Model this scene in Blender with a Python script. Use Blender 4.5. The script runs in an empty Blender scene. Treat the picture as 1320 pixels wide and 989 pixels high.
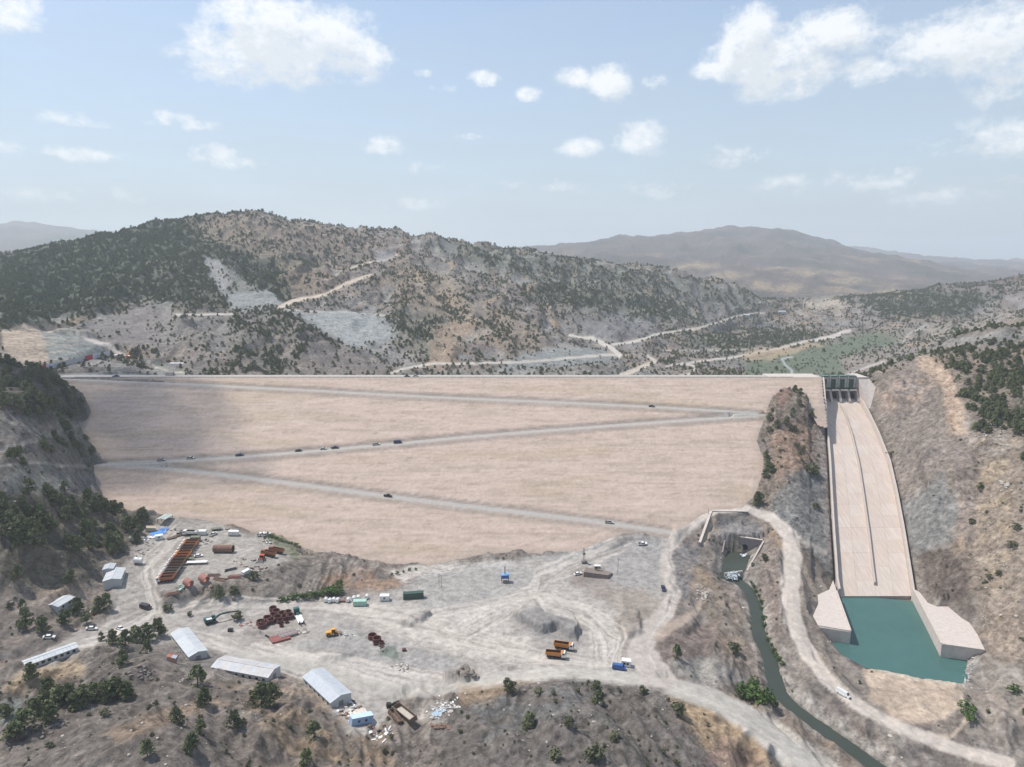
import bpy, math, random
import numpy as np
from mathutils import Vector, Matrix
C = bpy.context.scene
col = C.collection
random.seed(7); RNG = np.random.default_rng(11)

# ------------------------------------------------------------------ camera
PITCH = math.radians(10.3); HC = 165.0; FP = 880.0
cam_d = bpy.data.cameras.new('camera'); cam = bpy.data.objects.new('camera', cam_d); col.objects.link(cam)
cam_d.sensor_width = 36; cam_d.lens = 36*FP/1320; cam_d.clip_start = 1; cam_d.clip_end = 60000
cam.location = (0, 0, HC); cam.rotation_euler = (math.pi/2-PITCH, 0, 0)
C.camera = cam
# ------------------------------------------------------------------ light
SUN = Vector((-0.46, 0.20, 0.86)).normalized()
C.view_settings.view_transform = 'Standard'; C.view_settings.look = 'None'
C.view_settings.gamma = 1; C.view_settings.exposure = 0.45
sl = bpy.data.lights.new('sun', 'SUN'); sl.energy = 3.4; sl.angle = math.radians(0.6); sl.color = (1, 0.955, 0.89)
so = bpy.data.objects.new('sun', sl); col.objects.link(so); so.rotation_euler = SUN.to_track_quat('Z', 'Y').to_euler(); so.location=(0,0,900)

def ray(px, py):
    dx = (px-660)/FP; dy = (494.5-py)/FP
    return dx, math.cos(PITCH)+dy*math.sin(PITCH), -math.sin(PITCH)+dy*math.cos(PITCH)
def PZ(px, py, z):                      # a photo pixel seen at height z
    a, b, c = ray(px, py); t = (z-HC)/c
    return (a*t, b*t, z)
def PY(px, py, Y):                      # a photo pixel seen at distance Y
    a, b, c = ray(px, py); t = Y/b
    return (a*t, Y, HC+c*t)
def PPL(px, py, z0, y0, k):             # a photo pixel on the incline z = z0 + k (y-y0)
    a, b, c = ray(px, py); t = (z0-HC-k*y0)/(c-k*b)
    return (a*t, b*t, HC+c*t)

# ---- world: daylight sky with fair-weather clouds, all from direction
w = bpy.data.worlds.new('World'); C.world = w; w.use_nodes = True
nt = w.node_tree; N = nt.nodes; L = nt.links
for n in list(N): N.remove(n)
def nn(tree, t, **k):
    n = tree.nodes.new(t)
    for a, v in k.items(): setattr(n, a, v)
    return n
sky = nn(nt, 'ShaderNodeTexSky', sky_type='NISHITA'); sky.sun_disc = False
sky.sun_elevation = math.asin(SUN.z); sky.sun_rotation = math.atan2(SUN.x, SUN.y)
sky.altitude = 1100; sky.air_density = 1.0; sky.dust_density = 1.4; sky.ozone_density = 1.0
CL = [ # photo px centre, radii, strength
 (310,75,70,30,1),(345,25,65,32,1),(420,45,60,34,1),(460,75,42,26,1),(270,55,30,22,.9),(370,60,90,40,1),(350,95,70,16,.9),
 (965,42,36,28,1),(1060,48,58,30,1),(1010,80,82,34,1),(920,90,26,12,.9),(1115,92,38,16,.9),(1000,115,60,16,.8),(955,65,40,34,1),
 (1190,55,46,28,.85),(1260,50,80,36,.95),(1310,75,50,48,.85),(1320,30,40,20,.9),
 (742,100,22,14,.95),(785,106,32,21,1),(841,105,18,9,.8),(681,121,18,10,.9),(627,101,22,10,.95),
 (752,190,34,12,.9),(820,180,34,22,.95),(950,200,42,15,.65),(495,188,30,12,.85),(545,216,26,12,.55),
 (275,198,36,14,.7),(290,206,50,12,.6),(222,152,26,9,.8),(240,160,40,8,.7),(90,152,30,9,.75),(110,160,24,5,.6),(110,200,44,9,.75),
 (0,190,22,10,.7),(10,10,34,24,.95),(1290,180,52,26,.7),(1240,190,40,16,.55),(1010,240,42,18,.5),(1130,230,56,18,.58),
 (570,113,26,6,.6),(545,95,18,7,.55),(605,176,24,6,.5),(1315,228,26,11,.45),(850,245,70,16,.47),(345,194,18,7,.5),(700,240,90,12,.45),(1200,250,70,14,.48),(545,262,60,10,.45),(100,250,80,12,.45)]
def azel(px, py):
    a, b, c = ray(px, py); l = math.sqrt(a*a+b*b+c*c)
    return math.atan2(a, b), math.asin(c/l)
g = bpy.data.node_groups.new('cloud_mask', 'ShaderNodeTree')
g.interface.new_socket('Dir', in_out='INPUT', socket_type='NodeSocketVector')
g.interface.new_socket('Mask', in_out='OUTPUT', socket_type='NodeSocketFloat')
gi = nn(g, 'NodeGroupInput'); go = nn(g, 'NodeGroupOutput')
def gm(op, a, b=None, c=None, clamp=False):
    n = nn(g, 'ShaderNodeMath', operation=op); n.use_clamp = clamp
    for i, v in enumerate((a, b, c)):
        if v is None: continue
        if isinstance(v, (int, float)): n.inputs[i].default_value = v
        else: g.links.new(v, n.inputs[i])
    return n.outputs[0]
nz = nn(g, 'ShaderNodeTexNoise'); nz.inputs['Scale'].default_value = 17; nz.inputs['Detail'].default_value = 9; nz.inputs['Roughness'].default_value = .60
mp = nn(g, 'ShaderNodeVectorMath', operation='MULTIPLY'); mp.inputs[1].default_value = (1, 1.35, 1)
g.links.new(gi.outputs[0], mp.inputs[0]); g.links.new(mp.outputs[0], nz.inputs['Vector'])
acc = None
for (cx, cy, rx, ry, s) in CL:
    A, E = azel(cx, cy)
    sb = nn(g, 'ShaderNodeVectorMath', operation='SUBTRACT'); sb.inputs[1].default_value = (A, E, 0); g.links.new(gi.outputs[0], sb.inputs[0])
    ml = nn(g, 'ShaderNodeVectorMath', operation='MULTIPLY'); ml.inputs[1].default_value = (FP/rx, FP/ry, 0); g.links.new(sb.outputs[0], ml.inputs[0])
    ln = nn(g, 'ShaderNodeVectorMath', operation='LENGTH'); g.links.new(ml.outputs[0], ln.inputs[0])
    v = gm('MULTIPLY', gm('SUBTRACT', 1.45, ln.outputs['Value'], clamp=True), s)
    acc = v if acc is None else gm('SMOOTH_MAX', acc, v, .12)
nz2 = nn(g, 'ShaderNodeTexNoise'); nz2.inputs['Scale'].default_value = 46; nz2.inputs['Detail'].default_value = 7; nz2.inputs['Roughness'].default_value = .68; g.links.new(mp.outputs[0], nz2.inputs['Vector'])
nzc = gm('MULTIPLY', gm('SUBTRACT', gm('ADD', gm('MULTIPLY', nz.outputs['Fac'], .5), gm('MULTIPLY', nz2.outputs['Fac'], .5)), .5), 4.6)
d0 = gm('SUBTRACT', gm('ADD', acc, gm('MULTIPLY', nzc, .66)), .38)
d1 = gm('MULTIPLY', d0, 1.6, clamp=True)
d1 = gm('MULTIPLY', d1, gm('MULTIPLY', acc, 1.9, clamp=True))
g.links.new(d1, go.inputs[0])
tc = nn(nt, 'ShaderNodeTexCoord'); sx = nn(nt, 'ShaderNodeSeparateXYZ'); L.new(tc.outputs['Generated'], sx.inputs[0])
def wm(op, a, b=None, c=None, clamp=False):
    n = nn(nt, 'ShaderNodeMath', operation=op); n.use_clamp = clamp
    for i, v in enumerate((a, b, c)):
        if v is None: continue
        if isinstance(v, (int, float)): n.inputs[i].default_value = v
        else: L.new(v, n.inputs[i])
    return n.outputs[0]
cb = nn(nt, 'ShaderNodeCombineXYZ'); L.new(wm('ARCTAN2', sx.outputs[0], sx.outputs[1]), cb.inputs[0]); L.new(wm('ARCSINE', sx.outputs[2]), cb.inputs[1])
g1 = nn(nt, 'ShaderNodeGroup'); g1.node_tree = g; L.new(cb.outputs[0], g1.inputs[0])
sh = nn(nt, 'ShaderNodeVectorMath', operation='ADD'); sh.inputs[1].default_value = (-.010, .030, 0); L.new(cb.outputs[0], sh.inputs[0])
g2 = nn(nt, 'ShaderNodeGroup'); g2.node_tree = g; L.new(sh.outputs[0], g2.inputs[0])
cc = nn(nt, 'ShaderNodeMix', data_type='RGBA'); cc.inputs['A'].default_value = (5.5, 5.6, 5.65, 1); cc.inputs['B'].default_value = (3.9, 4.15, 4.4, 1)
L.new(wm('MULTIPLY', wm('POWER', g2.outputs[0], 1.6), .75), cc.inputs['Factor'])
mx = nn(nt, 'ShaderNodeMix', data_type='RGBA'); L.new(wm('MULTIPLY', g1.outputs[0], .88), mx.inputs['Factor'])
vl = nn(nt, 'ShaderNodeMix', data_type='RGBA'); vl.inputs['B'].default_value = (2.75, 3.2, 3.5, 1)
hz0 = nn(nt, 'ShaderNodeMapRange'); hz0.inputs[1].default_value = .0; hz0.inputs[2].default_value = .42; hz0.inputs[3].default_value = .95; hz0.inputs[4].default_value = .25; L.new(sx.outputs[2], hz0.inputs[0])
vn = nn(nt, 'ShaderNodeTexNoise'); vn.inputs['Scale'].default_value = 5; vn.inputs['Detail'].default_value = 5; vmp = nn(nt, 'ShaderNodeVectorMath', operation='MULTIPLY'); vmp.inputs[1].default_value = (1, 5, 1); L.new(cb.outputs[0], vmp.inputs[0]); L.new(vmp.outputs[0], vn.inputs['Vector'])
L.new(wm('ADD', hz0.outputs[0], wm('MULTIPLY', wm('SUBTRACT', vn.outputs['Fac'], .5), .35), clamp=True), vl.inputs['Factor']); L.new(sky.outputs[0], vl.inputs['A']); L.new(vl.outputs['Result'], mx.inputs['A']); L.new(cc.outputs['Result'], mx.inputs['B'])
bg = nn(nt, 'ShaderNodeBackground'); bg.inputs['Strength'].default_value = .14
wo = nn(nt, 'ShaderNodeOutputWorld'); L.new(mx.outputs['Result'], bg.inputs[0]); L.new(bg.outputs[0], wo.inputs[0])

C.cycles.max_bounces = 5; C.cycles.diffuse_bounces = 2; C.cycles.volume_bounces = 1; C.cycles.transparent_max_bounces = 28

# ------------------------------------------------------------------ maths
def hashg(ix, iy, seed):
    h = (ix.astype(np.int64)*374761393 + iy.astype(np.int64)*668265263 + seed*2147483647+ 1013904223*seed) & 0xffffffff
    h = ((h ^ (h >> 13))*1274126177) & 0xffffffff
    h = h ^ (h >> 16)
    return h
def noise(x, y, seed=0):
    ix = np.floor(x); iy = np.floor(y); fx = x-ix; fy = y-iy
    ux = fx*fx*fx*(fx*(fx*6-15)+10); uy = fy*fy*fy*(fy*(fy*6-15)+10)
    def gr(dx, dy):
        a = (hashg(ix+dx, iy+dy, seed) & 1023).astype(np.float32)*(2*math.pi/1024)
        return np.cos(a)*(fx-dx)+np.sin(a)*(fy-dy)
    a = gr(0, 0); b = gr(1, 0); c = gr(0, 1); d = gr(1, 1)
    return 1.5*((a*(1-ux)+b*ux)*(1-uy)+(c*(1-ux)+d*ux)*uy)
def fbm(x, y, o, seed=0, gain=.5):
    s = 0; a = 1; t = 0
    for i in range(o):
        s = s+a*noise(x*2**i, y*2**i, seed+i*7); t += a; a *= gain
    return s/t
def sstep(x, a, b):
    t = np.clip((x-a)/(b-a), 0, 1); return t*t*(3-2*t)
def sdpoly(x, y, P):
    """signed distance, negative inside"""
    P = np.asarray(P, float)[:, :2]; d = np.full(x.shape, 1e18); ins = np.zeros(x.shape, bool); n = len(P)
    for i in range(n):
        ax, ay = P[i]; bx, by = P[(i+1) % n]
        ex, ey = bx-ax, by-ay; wx, wy = x-ax, y-ay
        t = np.clip((wx*ex+wy*ey)/(ex*ex+ey*ey+1e-12), 0, 1)
        d = np.minimum(d, (wx-ex*t)**2+(wy-ey*t)**2)
        if ay != by:
            c = ((ay > y) != (by > y)) & (x < (bx-ax)*(y-ay)/(by-ay)+ax)
            ins ^= c
    d = np.sqrt(d); return np.where(ins, -d, d)
def dline(x, y, P, W=None):
    """distance to a polyline and (optionally) the value of W at the nearest point"""
    P = np.asarray(P, float); d = np.full(x.shape, 1e18); wv = np.zeros(x.shape)
    for i in range(len(P)-1):
        ax, ay = P[i][:2]; bx, by = P[i+1][:2]; ex, ey = bx-ax, by-ay; wx, wy = x-ax, y-ay
        t = np.clip((wx*ex+wy*ey)/(ex*ex+ey*ey+1e-12), 0, 1); q = (wx-ex*t)**2+(wy-ey*t)**2
        m = q < d; d = np.where(m, q, d)
        if W is not None: wv = np.where(m, W[i]*(1-t)+W[i+1]*t, wv)
    return (np.sqrt(d), wv) if W is not None else np.sqrt(d)
def proj(x, y, z):
    f = y*math.cos(PITCH)-(z-HC)*math.sin(PITCH); f = np.maximum(f, 1.0)
    u = y*math.sin(PITCH)+(z-HC)*math.cos(PITCH)
    return 660+FP*x/f, 494.5-FP*u/f

# ------------------------------------------------------------------ key lines
DAM_Y0, DAM_Y1, DAM_K = 364.0, 516.0, .5            # toe, crest, slope of the embankment
CREST = (DAM_Y1-DAM_Y0)*DAM_K
def damz(y): return (y-DAM_Y0)*DAM_K
DAMPX = [(40,486.3),(75,487),(97,502),(116,530),(113,540),(99,549),(110,567),(127,584),(131,592),(120,605),(123,625),(133,640),(147,652),(185,663),
 (225,666),(262,671),(300,678),(332,688),(362,697),(385,704),(420,715),(460,722),(500,727),(550,729),(580,724),(620,715),(660,712),(700,714),
 (745,712),(775,699),(805,687),(862,692),(880,683),(905,664),(925,657),(958,655),(972,640),(984,610),(984,590),(976,568),(982,550),(986,535),(995,513),(1008,503),(1026,500),(1040,513),(1052,530),(1060,545),(1061,515),(1060,487)]
DAMW = [PPL(u, v, 0, DAM_Y0, DAM_K) for u, v in DAMPX]
ROADS_DAM = [[(75,488.5),(130,490.5),(250,496),(400,503.5),(500,509),(600,514),(700,518),(830,524),(930,530),(988,534)],
 [(988,534.5),(960,537),(900,541),(800,548),(700,555.5),(600,563.5),(513,572),(400,582),(300,590),(200,595.5),(118,599)],
 [(118,598),(200,602.5),(300,613.5),(400,626.5),(500,640),(600,652.5),(700,664),(780,674),(868,687)]]
ROADS_DAMW = [[PPL(u, v, 0, DAM_Y0, DAM_K) for u, v in r] for r in ROADS_DAM]
# spillway chute profile
SP_Y0, SP_Z0, SP_K = 334.3, -9.5, .379
def chz(y): return SP_Z0+SP_K*(y-SP_Y0)
def CH(u, v): return PPL(u, v, SP_Z0, SP_Y0, SP_K)
CH_L = [CH(*p) for p in [(1060,513),(1063,535),(1068,562),(1071,600),(1073,640),(1076,690),(1079,730),(1081,764)]]
CH_R = [CH(*p) for p in [(1104,513),(1117,535),(1130,562),(1145,600),(1154,640),(1163,690),(1170,735),(1176,774)]]
CH_M = [CH(*p) for p in [(1079,515),(1089,535),(1098,562),(1107,600),(1113,640),(1120,690),(1125,735),(1129,766)]]
WZ = -10.0
BASIN = [PZ(u, v, WZ) for u, v in [(1081,766),(1176,775),(1213,846),(1240,851),(1237,866),(1235,878),(1200,873),(1150,864),(1118,858),(1092,846),(1078,829),(1098,830)]]
RIV = [(953,713,-2,5.5),(949,722,-2.05,6),(946,731,-2.2,5.5),(944,738,-3.4,5),(943,747,-5,5),(956,753,-5,4),(966,762,-5.2,3.4),(975,785,-6,3.2),(978,817,-7.3,3.2),(984,832,-8,3.4),(993,850,-9,3.8),(996,869,-10,4),(1004,893,-11,4),(1020,910,-11.6,3.6),(1048,931,-12.3,3.6),(1086,957,-13.2,3.8),(1118,981,-14,4.2),(1160,1010,-14.5,5),(1230,1060,-15,6)]
RIVW = [PZ(u, v, z) for u, v, z, _ in RIV]; RIVH = [r[3]*(.5 if i_ > 4 else .9) for i_, r in enumerate(RIV)]

# ------------------------------------------------------------------ terrain controls
K = []                     # world x, y, z
def kz(*a):
    for (u, v, z) in a: K.append(PZ(u, v, z))
def ky(*a):
    for (u, v, Y) in a: K.append(PY(u, v, Y))
def kw(*a):                # column u, distance Y, height z
    for (u, Y, z) in a: K.append(((u-660)/FP*Y/.985, Y, z))
# skyline of the wooded ridge
ky((0,340,1150),(60,320,1200),(130,304,1250),(200,291,1300),(250,284,1300),(300,278,1300),(340,283,1300),(380,293,1300),(430,292,1350),(490,296,1400),
   (530,303,1400),(560,311,1400),(600,319,1400),(680,328,1450),(760,338,1500),(850,350,1550),(900,357,1550),(960,374,1550),(1000,392,1550),(1040,405,1500))
kw((0,2000,60),(200,1900,120),(400,2000,120),(600,2100,100),(800,2200,70),(0,3000,60),(300,3000,80),(600,3200,80),(900,2000,60))
# its face
ky((0,425,690),(0,400,800),(0,365,1000),(100,430,700),(100,400,820),(100,360,1000),(100,325,1150),(200,440,690),(200,400,830),(200,360,1000),(200,320,1150),
   (300,440,700),(300,400,830),(300,360,1000),(300,315,1150),(240,478,600),(300,478,610),(400,480,640),(400,440,740),(400,400,880),(400,365,1060),(400,325,1230),
   (500,480,650),(500,440,790),(500,400,930),(500,360,1130),(500,322,1300),(600,480,680),(600,440,830),(600,400,1010),(600,360,1200),(600,335,1340),
   (700,480,750),(700,440,900),(700,400,1080),(700,360,1300),(800,480,800),(800,450,950),(800,420,1100),(800,380,1350),
   (900,480,850),(900,450,1050),(900,420,1250),(900,390,1450),(980,480,880),(980,450,1100),(980,430,1300),(980,410,1450),
   (1050,482,880),(1050,450,1130),(1050,430,1350),(1060,413,1600),(1130,480,860),(1170,440,1250),(1150,460,1020),(1200,440,1200))
kw((100,560,78),(300,560,58),(500,560,50),(700,560,50),(900,570,50),(1060,575,60),(700,650,44),(900,680,38),(1050,690,30),(1110,640,45))
# valley and ranges beyond
ky((1095,425,1330),(1100,402,1520),(1120,386,1720),(1180,378,1700),(1250,369,1700),(1320,357,1750),(1250,354,3600),(1180,410,1400),(1320,395,1400),(1250,405,1350),(1250,425,1150),(1050,392,2000),
   (1000,380,2400),(900,350,3000),(1180,360,3400),
   (680,323,4500),(720,319,4600),(770,312,4800),(820,305,4900),(870,300,5000),(920,298,5000),(965,294,5200),(1010,297,5200),(1050,308,5200),(1090,322,5000),
   (1150,336,4800),(1220,345,4700),(850,335,3600),(950,333,3800),(950,352,3000),(1050,352,3300),(1050,370,2600),(1150,356,3500),(800,330,3600),(900,365,2500),
   (1100,318,9000),(1180,331,9000),(1240,340,8500),(1290,338,8000),(1320,339,8000),(1320,346,6000),(1240,347,6000),
   (0,288,7000),(60,289,7000),(130,297,7500),(180,305,8000),(0,330,4500),(100,330,4500),(-200,300,7000),(-200,350,1200))
kw((1130,2500,30),(1230,2500,40),(1320,2500,60),(300,8000,160),(600,8000,160),(900,9500,150),(0,12500,120),(400,12500,130),(800,12500,130),(1200,12500,120),(700,6500,150),(1000,7000,200))
# left abutment
kz((100,472,77),(60,479,76),(140,457,78),(170,462,76),(120,478,76),(200,468,70),(180,480,72),(40,482,77),(60,440,92),(120,440,86),(30,430,98),(150,425,88),(30,460,84))
kz((75,487,76.5))
ky((0,467,450),(50,479,462),(85,494,475),(0,505,400),(30,505,410),(60,520,402),(98,538,460),(0,540,362),(60,545,392))
kz((0,580,71),(60,580,59),(105,575,47),(0,610,62),(60,605,50),(100,615,35),(0,640,53),(60,640,42),(110,640,27),(0,700,38),(60,700,31),(120,690,20),(0,760,22),(60,760,15),(120,740,11),(0,820,12),
   (150,665,16),(175,675,13),(170,700,11),(180,650,22))
# yard and its bank
kz((200,740,8),(250,700,9),(300,695,8.5),(350,708,7.5),(385,720,6.5),(300,745,8),(250,755,8),(200,690,10),(205,672,12),(160,740,9),(160,770,6),(120,770,8),(230,765,7),(340,745,7),(390,735,5),
   (200,783,3.5),(260,782,2),(330,778,1),(400,765,.5),(425,728,2),(440,745,0),(405,712,6),(340,765,3),(420,750,0))
# valley floor
kz((450,770,0),(550,760,0),(650,740,0),(600,800,0),(700,850,0),(800,830,0),(500,850,0),(400,830,.5),(560,735,0),(480,735,.5),(740,725,.5),(800,700,1.5),(650,860,0),(700,780,0),(760,770,0),(620,870,0),
   (290,830,2),(230,810,3),(190,800,3.5),(140,805,5),(100,820,7),(60,850,9),(30,870,10),(120,790,6.5),(240,850,3),(320,860,2),(420,890,.5),(470,930,0),(540,915,-.5),(580,890,0),(360,880,2),
   (850,690,6),(872,690,6.5),(905,670,12),(922,659,14.8),(963,658,15.4),(1000,675,13.5),(1020,700,11),(1018,760,4),(1030,820,-1),(1060,870,-5),(1100,910,-8),(1160,945,-9.5),(1250,972,-10.5),(1320,985,-11),
   (860,720,2),(857,760,.5),(862,790,-.5),(820,830,-1),(900,715,1),(928,702,4),(925,680,8.5),(955,671,10.8),(935,671,10.8),(945,684,7.5),(965,688,6.3),(975,680,9),(987,712,5),(925,728,0),(900,760,-1),(890,800,-1.5),(925,830,-4),(930,770,-3),
   (960,870,-8),(950,900,-7),(1000,935,-8),(1000,780,0),(1000,830,-5),(1020,880,-9),(1060,915,-10),
   (900,895,-1),(960,925,-2),(1010,958,-4),(1045,989,-5.5),(800,872,.3),(740,868,.5))
# low hills before the camera
kz((200,930,30),(200,989,28),(100,880,12),(100,945,21),(100,989,24),(0,880,13),(0,930,15),(0,989,18),(330,930,14),(300,989,18),(400,950,7),(400,989,10),(450,960,4),(480,989,4),(530,950,1),(550,989,4),
   (130,840,13),(190,850,13.5),(250,880,11),(300,895,9),(150,880,15),(250,930,20),(60,880,12),
   (740,892,7),(680,893,6),(620,905,4),(590,930,3),(740,935,14),(740,989,14),(620,950,6),(620,989,7),(800,900,6),(850,905,4),(850,950,6),(850,989,7),(930,989,2),(930,940,1),(560,970,3))
kw((0,110,15),(200,110,20),(400,110,10),(660,110,6),(900,110,0),(1100,120,-12),(1320,130,-12),(660,150,9),(1000,160,-6),(200,150,24))
# rock rib between dam and chute
kz((1012,505,70),(1030,515,65.5),(1048,530,57.5),(1000,530,59.5),(1042,560,45),(1018,560,49.5),(995,560,47.5),(995,600,34.5),(1020,600,37),(1050,600,32),(1052,650,17),(1020,650,21),(990,640,22),(1050,700,7),(1040,725,5),(1060,760,-2),(1062,790,-3.5),(1050,820,-5.5),(1075,850,-8.5))
# right side
kz((1120,492,75.5),(1145,500,72),(1165,500,73),(1150,560,46),(1165,570,45),(1180,600,38),(1180,650,22),(1210,600,42),(1235,600,45),(1185,700,9),(1235,700,17),(1285,700,22),(1320,700,28),(1320,600,52),(1320,500,80),
   (1200,745,2),(1230,765,2),(1260,780,2.5),(1290,800,2),(1320,810,7),(1290,600,48),(1260,640,32),(1270,560,60),(1230,530,66),(1280,500,77),(1215,490,78),(1245,660,27),
   (1275,838,-4.5),(1262,850,-7),(1250,870,-9),(1300,860,-4),(1290,900,-7),(1200,890,-9),(1140,880,-9),(1120,870,-9),(1200,920,-9),(1250,930,-9),(1320,930,-6))
ky((1200,458,540),(1215,456,560),(1260,432,600),(1320,414,620),(1180,468,530))
kw((1200,760,45),(1300,800,70),(1400,620,130),(1500,450,110),(1500,330,70),(1500,270,30),(1450,800,90))
K0 = np.array(K)
ux = 660+FP*K0[:, 0]/K0[:, 1]*.985
ext = []
for p, u in zip(K0, ux):
    if p[1] < 1100:
        if u < 15: ext.append((p[0]-.33*p[1], p[1], p[2]))
        if u > 1305: ext.append((p[0]+.33*p[1], p[1], p[2]+(.05*p[1] if 250 < p[1] < 650 else 0)))
# points taken from the dam outline and the river
for p in DAMW[1:-1]: ext.append((p[0], p[1], p[2]+.3))
for p in RIVW[6:]: ext.append((p[0], p[1], p[2]+1.2))
K0 = np.vstack([K0, np.array(ext)])
kt = np.arctan2(K0[:, 0], K0[:, 1]); kr = np.log(np.hypot(K0[:, 0], K0[:, 1]))
D = np.hypot(kt[:, None]-kt[None], kr[:, None]-kr[None]); n = len(K0)
A = np.zeros((n+3, n+3)); A[:n, :n] = -D-np.eye(n)*.002; A[:n, n] = 1; A[:n, n+1] = kt; A[:n, n+2] = kr; A[n:, :n] = A[:n, n:].T
S = np.linalg.solve(A, np.concatenate([K0[:, 2], [0, 0, 0]]))
gT = np.linspace(-1.35, 1.35, 360); gR = np.linspace(math.log(50), math.log(17000), 420)
TT, RR = np.meshgrid(gT, gR, indexing='ij')
Z0 = np.zeros(TT.shape)
for i in range(n): Z0 -= S[i]*np.hypot(TT-kt[i], RR-kr[i])
Z0 += S[n]+S[n+1]*TT+S[n+2]*RR
for _ in range(1):
    Z0[1:-1, 1:-1] = (Z0[1:-1, 1:-1]*2+Z0[:-2, 1:-1]+Z0[2:, 1:-1]+Z0[1:-1, :-2]+Z0[1:-1, 2:])/6
def bil(Zg, xs, ys, x, y):
    fx = np.clip(np.interp(x, xs, np.arange(len(xs))), 0, len(xs)-1.001); fy = np.clip(np.interp(y, ys, np.arange(len(ys))), 0, len(ys)-1.001)
    i = fx.astype(int); j = fy.astype(int); a = fx-i; b = fy-j
    return Zg[i, j]*(1-a)*(1-b)+Zg[i+1, j]*a*(1-b)+Zg[i, j+1]*(1-a)*b+Zg[i+1, j+1]*a*b

# final fan of ground points
tf = np.radians(np.concatenate([np.linspace(-75, -40, 22)[:-1], np.linspace(-40, 40, 1030), np.linspace(40, 75, 22)[1:]]))
rf = np.concatenate([np.linspace(60, 175, 24)[:-1], np.linspace(175, 640, 500)[:-1], np.linspace(640, 1700, 370)[:-1], np.geomspace(1700, 15000, 130)])
TH, RD = np.meshgrid(tf, rf, indexing='ij')
X = RD*np.sin(TH); Y = RD*np.cos(TH)
Z = bil(Z0, gT, gR, TH, np.log(RD))
U, V = proj(X, Y, Z)

def sub(mask): return np.nonzero(mask)
SMOOTH = np.zeros(X.shape)          # 1 = graded ground without relief
def smooth_poly(P, f=10, val=1.0, dmin=0, dmax=600):
    P = np.array(P, float); m = (U > P[:, 0].min()-f) & (U < P[:, 0].max()+f) & (V > P[:, 1].min()-f) & (V < P[:, 1].max()+f) & (RD < dmax) & (RD > dmin)
    I = sub(m); d = sdpoly(U[I], V[I], P); a = 1-sstep(d, -f*.5, f*.5); SMOOTH[I] = np.maximum(SMOOTH[I], a*val)
def smooth_line(P, wpx, f=4, val=1.0, dmin=0, dmax=900):
    P = np.array(P, float); q = wpx+f; m = (U > P[:, 0].min()-q) & (U < P[:, 0].max()+q) & (V > P[:, 1].min()-q) & (V < P[:, 1].max()+q) & (RD < dmax) & (RD > dmin)
    I = sub(m); d = dline(U[I], V[I], P); a = 1-sstep(d, wpx*.6, wpx*.6+f); SMOOTH[I] = np.maximum(SMOOTH[I], a*val)
YARD_L = [(150,735),(175,705),(200,668),(260,668),(335,688),(385,705),(390,722),(350,735),(300,752),(240,760),(205,765),(195,785),(330,780),(420,772),(440,750),(520,735),(560,728),(745,712),(800,690),(862,692),(860,790),(840,835),(850,870),(700,862),(620,872),(520,885),(470,945),(440,940),(380,880),(240,855),(180,830),(100,835),(60,860),(20,868),(60,835),(120,800),(150,785)]
smooth_poly(YARD_L, 10)
smooth_poly([(905,650),(965,650),(1010,668),(1030,700),(1035,780),(1050,850),(1100,905),(1180,945),(1320,975),(1320,989),(1230,975),(1130,930),(1060,880),(1015,820),(1005,700),(985,675),(920,668)], 6, .9)
MAINROAD = [(600,884),(660,874),(720,868),(800,874),(860,885),(910,898),(960,925),(1005,955),(1040,985),(1070,1010)]
smooth_line(MAINROAD, 14, 8)
smooth_poly([(815,830),(850,800),(870,760),(860,715),(880,690),(910,670),(890,720),(885,780),(900,800),(870,830),(860,870),(820,860)], 8, .95)
smooth_poly([(1120,858),(1235,878),(1250,930),(1180,945),(1130,915)], 8, .7)
smooth_poly([(0,600),(110,545),(125,600),(60,640),(0,640)], 8, .45)
smooth_poly([(60,470),(150,440),(200,470),(230,487),(60,487)], 8, .85, 300, 640)
smooth_poly([(0,425),(60,415),(140,440),(60,470),(0,455)], 8, .7, 300, 800)
smooth_poly([(1118,515),(1150,480),(1200,456),(1235,500),(1250,560),(1240,640),(1220,740),(1180,760)], 12, .15)
smooth_poly([(975,500),(1060,505),(1075,760),(1040,740),(985,680)], 10, .12)
SMOOTH = np.maximum(SMOOTH, .75*sstep(RD, 800, 900)*(1-sstep(Z, 22, 40))*(1-sstep(RD, 1700, 2100)))
for P_ in ([(370,398),(470,402),(522,408),(512,440),(460,450),(415,430)], [(290,380),(345,370),(372,392),(350,407),(298,404)], [(260,328),(290,335),(335,372),(320,388),(285,382)], [(100,425),(180,393),(217,410),(240,440),(200,450),(150,445)], [(720,443),(782,448),(802,468),(720,474),(640,480),(655,462)]): smooth_poly(P_, 10, .72, 500, 1700)
for P_ in ([(360,397),(378,388),(420,380),(445,366),(478,355)], [(452,345),(500,334),(512,328)], [(505,481),(560,469),(640,468),(700,465),(760,459),(800,457)], [(735,432),(765,437),(790,450),(798,458)], [(790,444),(830,438),(870,428),(940,411),(985,404)], [(860,472),(950,460),(1000,450),(1075,434),(1095,426)], [(800,484),(845,466),(835,459)], [(225,406),(305,405),(345,399)]): smooth_line(P_, 4, 5, .85, 500, 2000)
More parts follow.
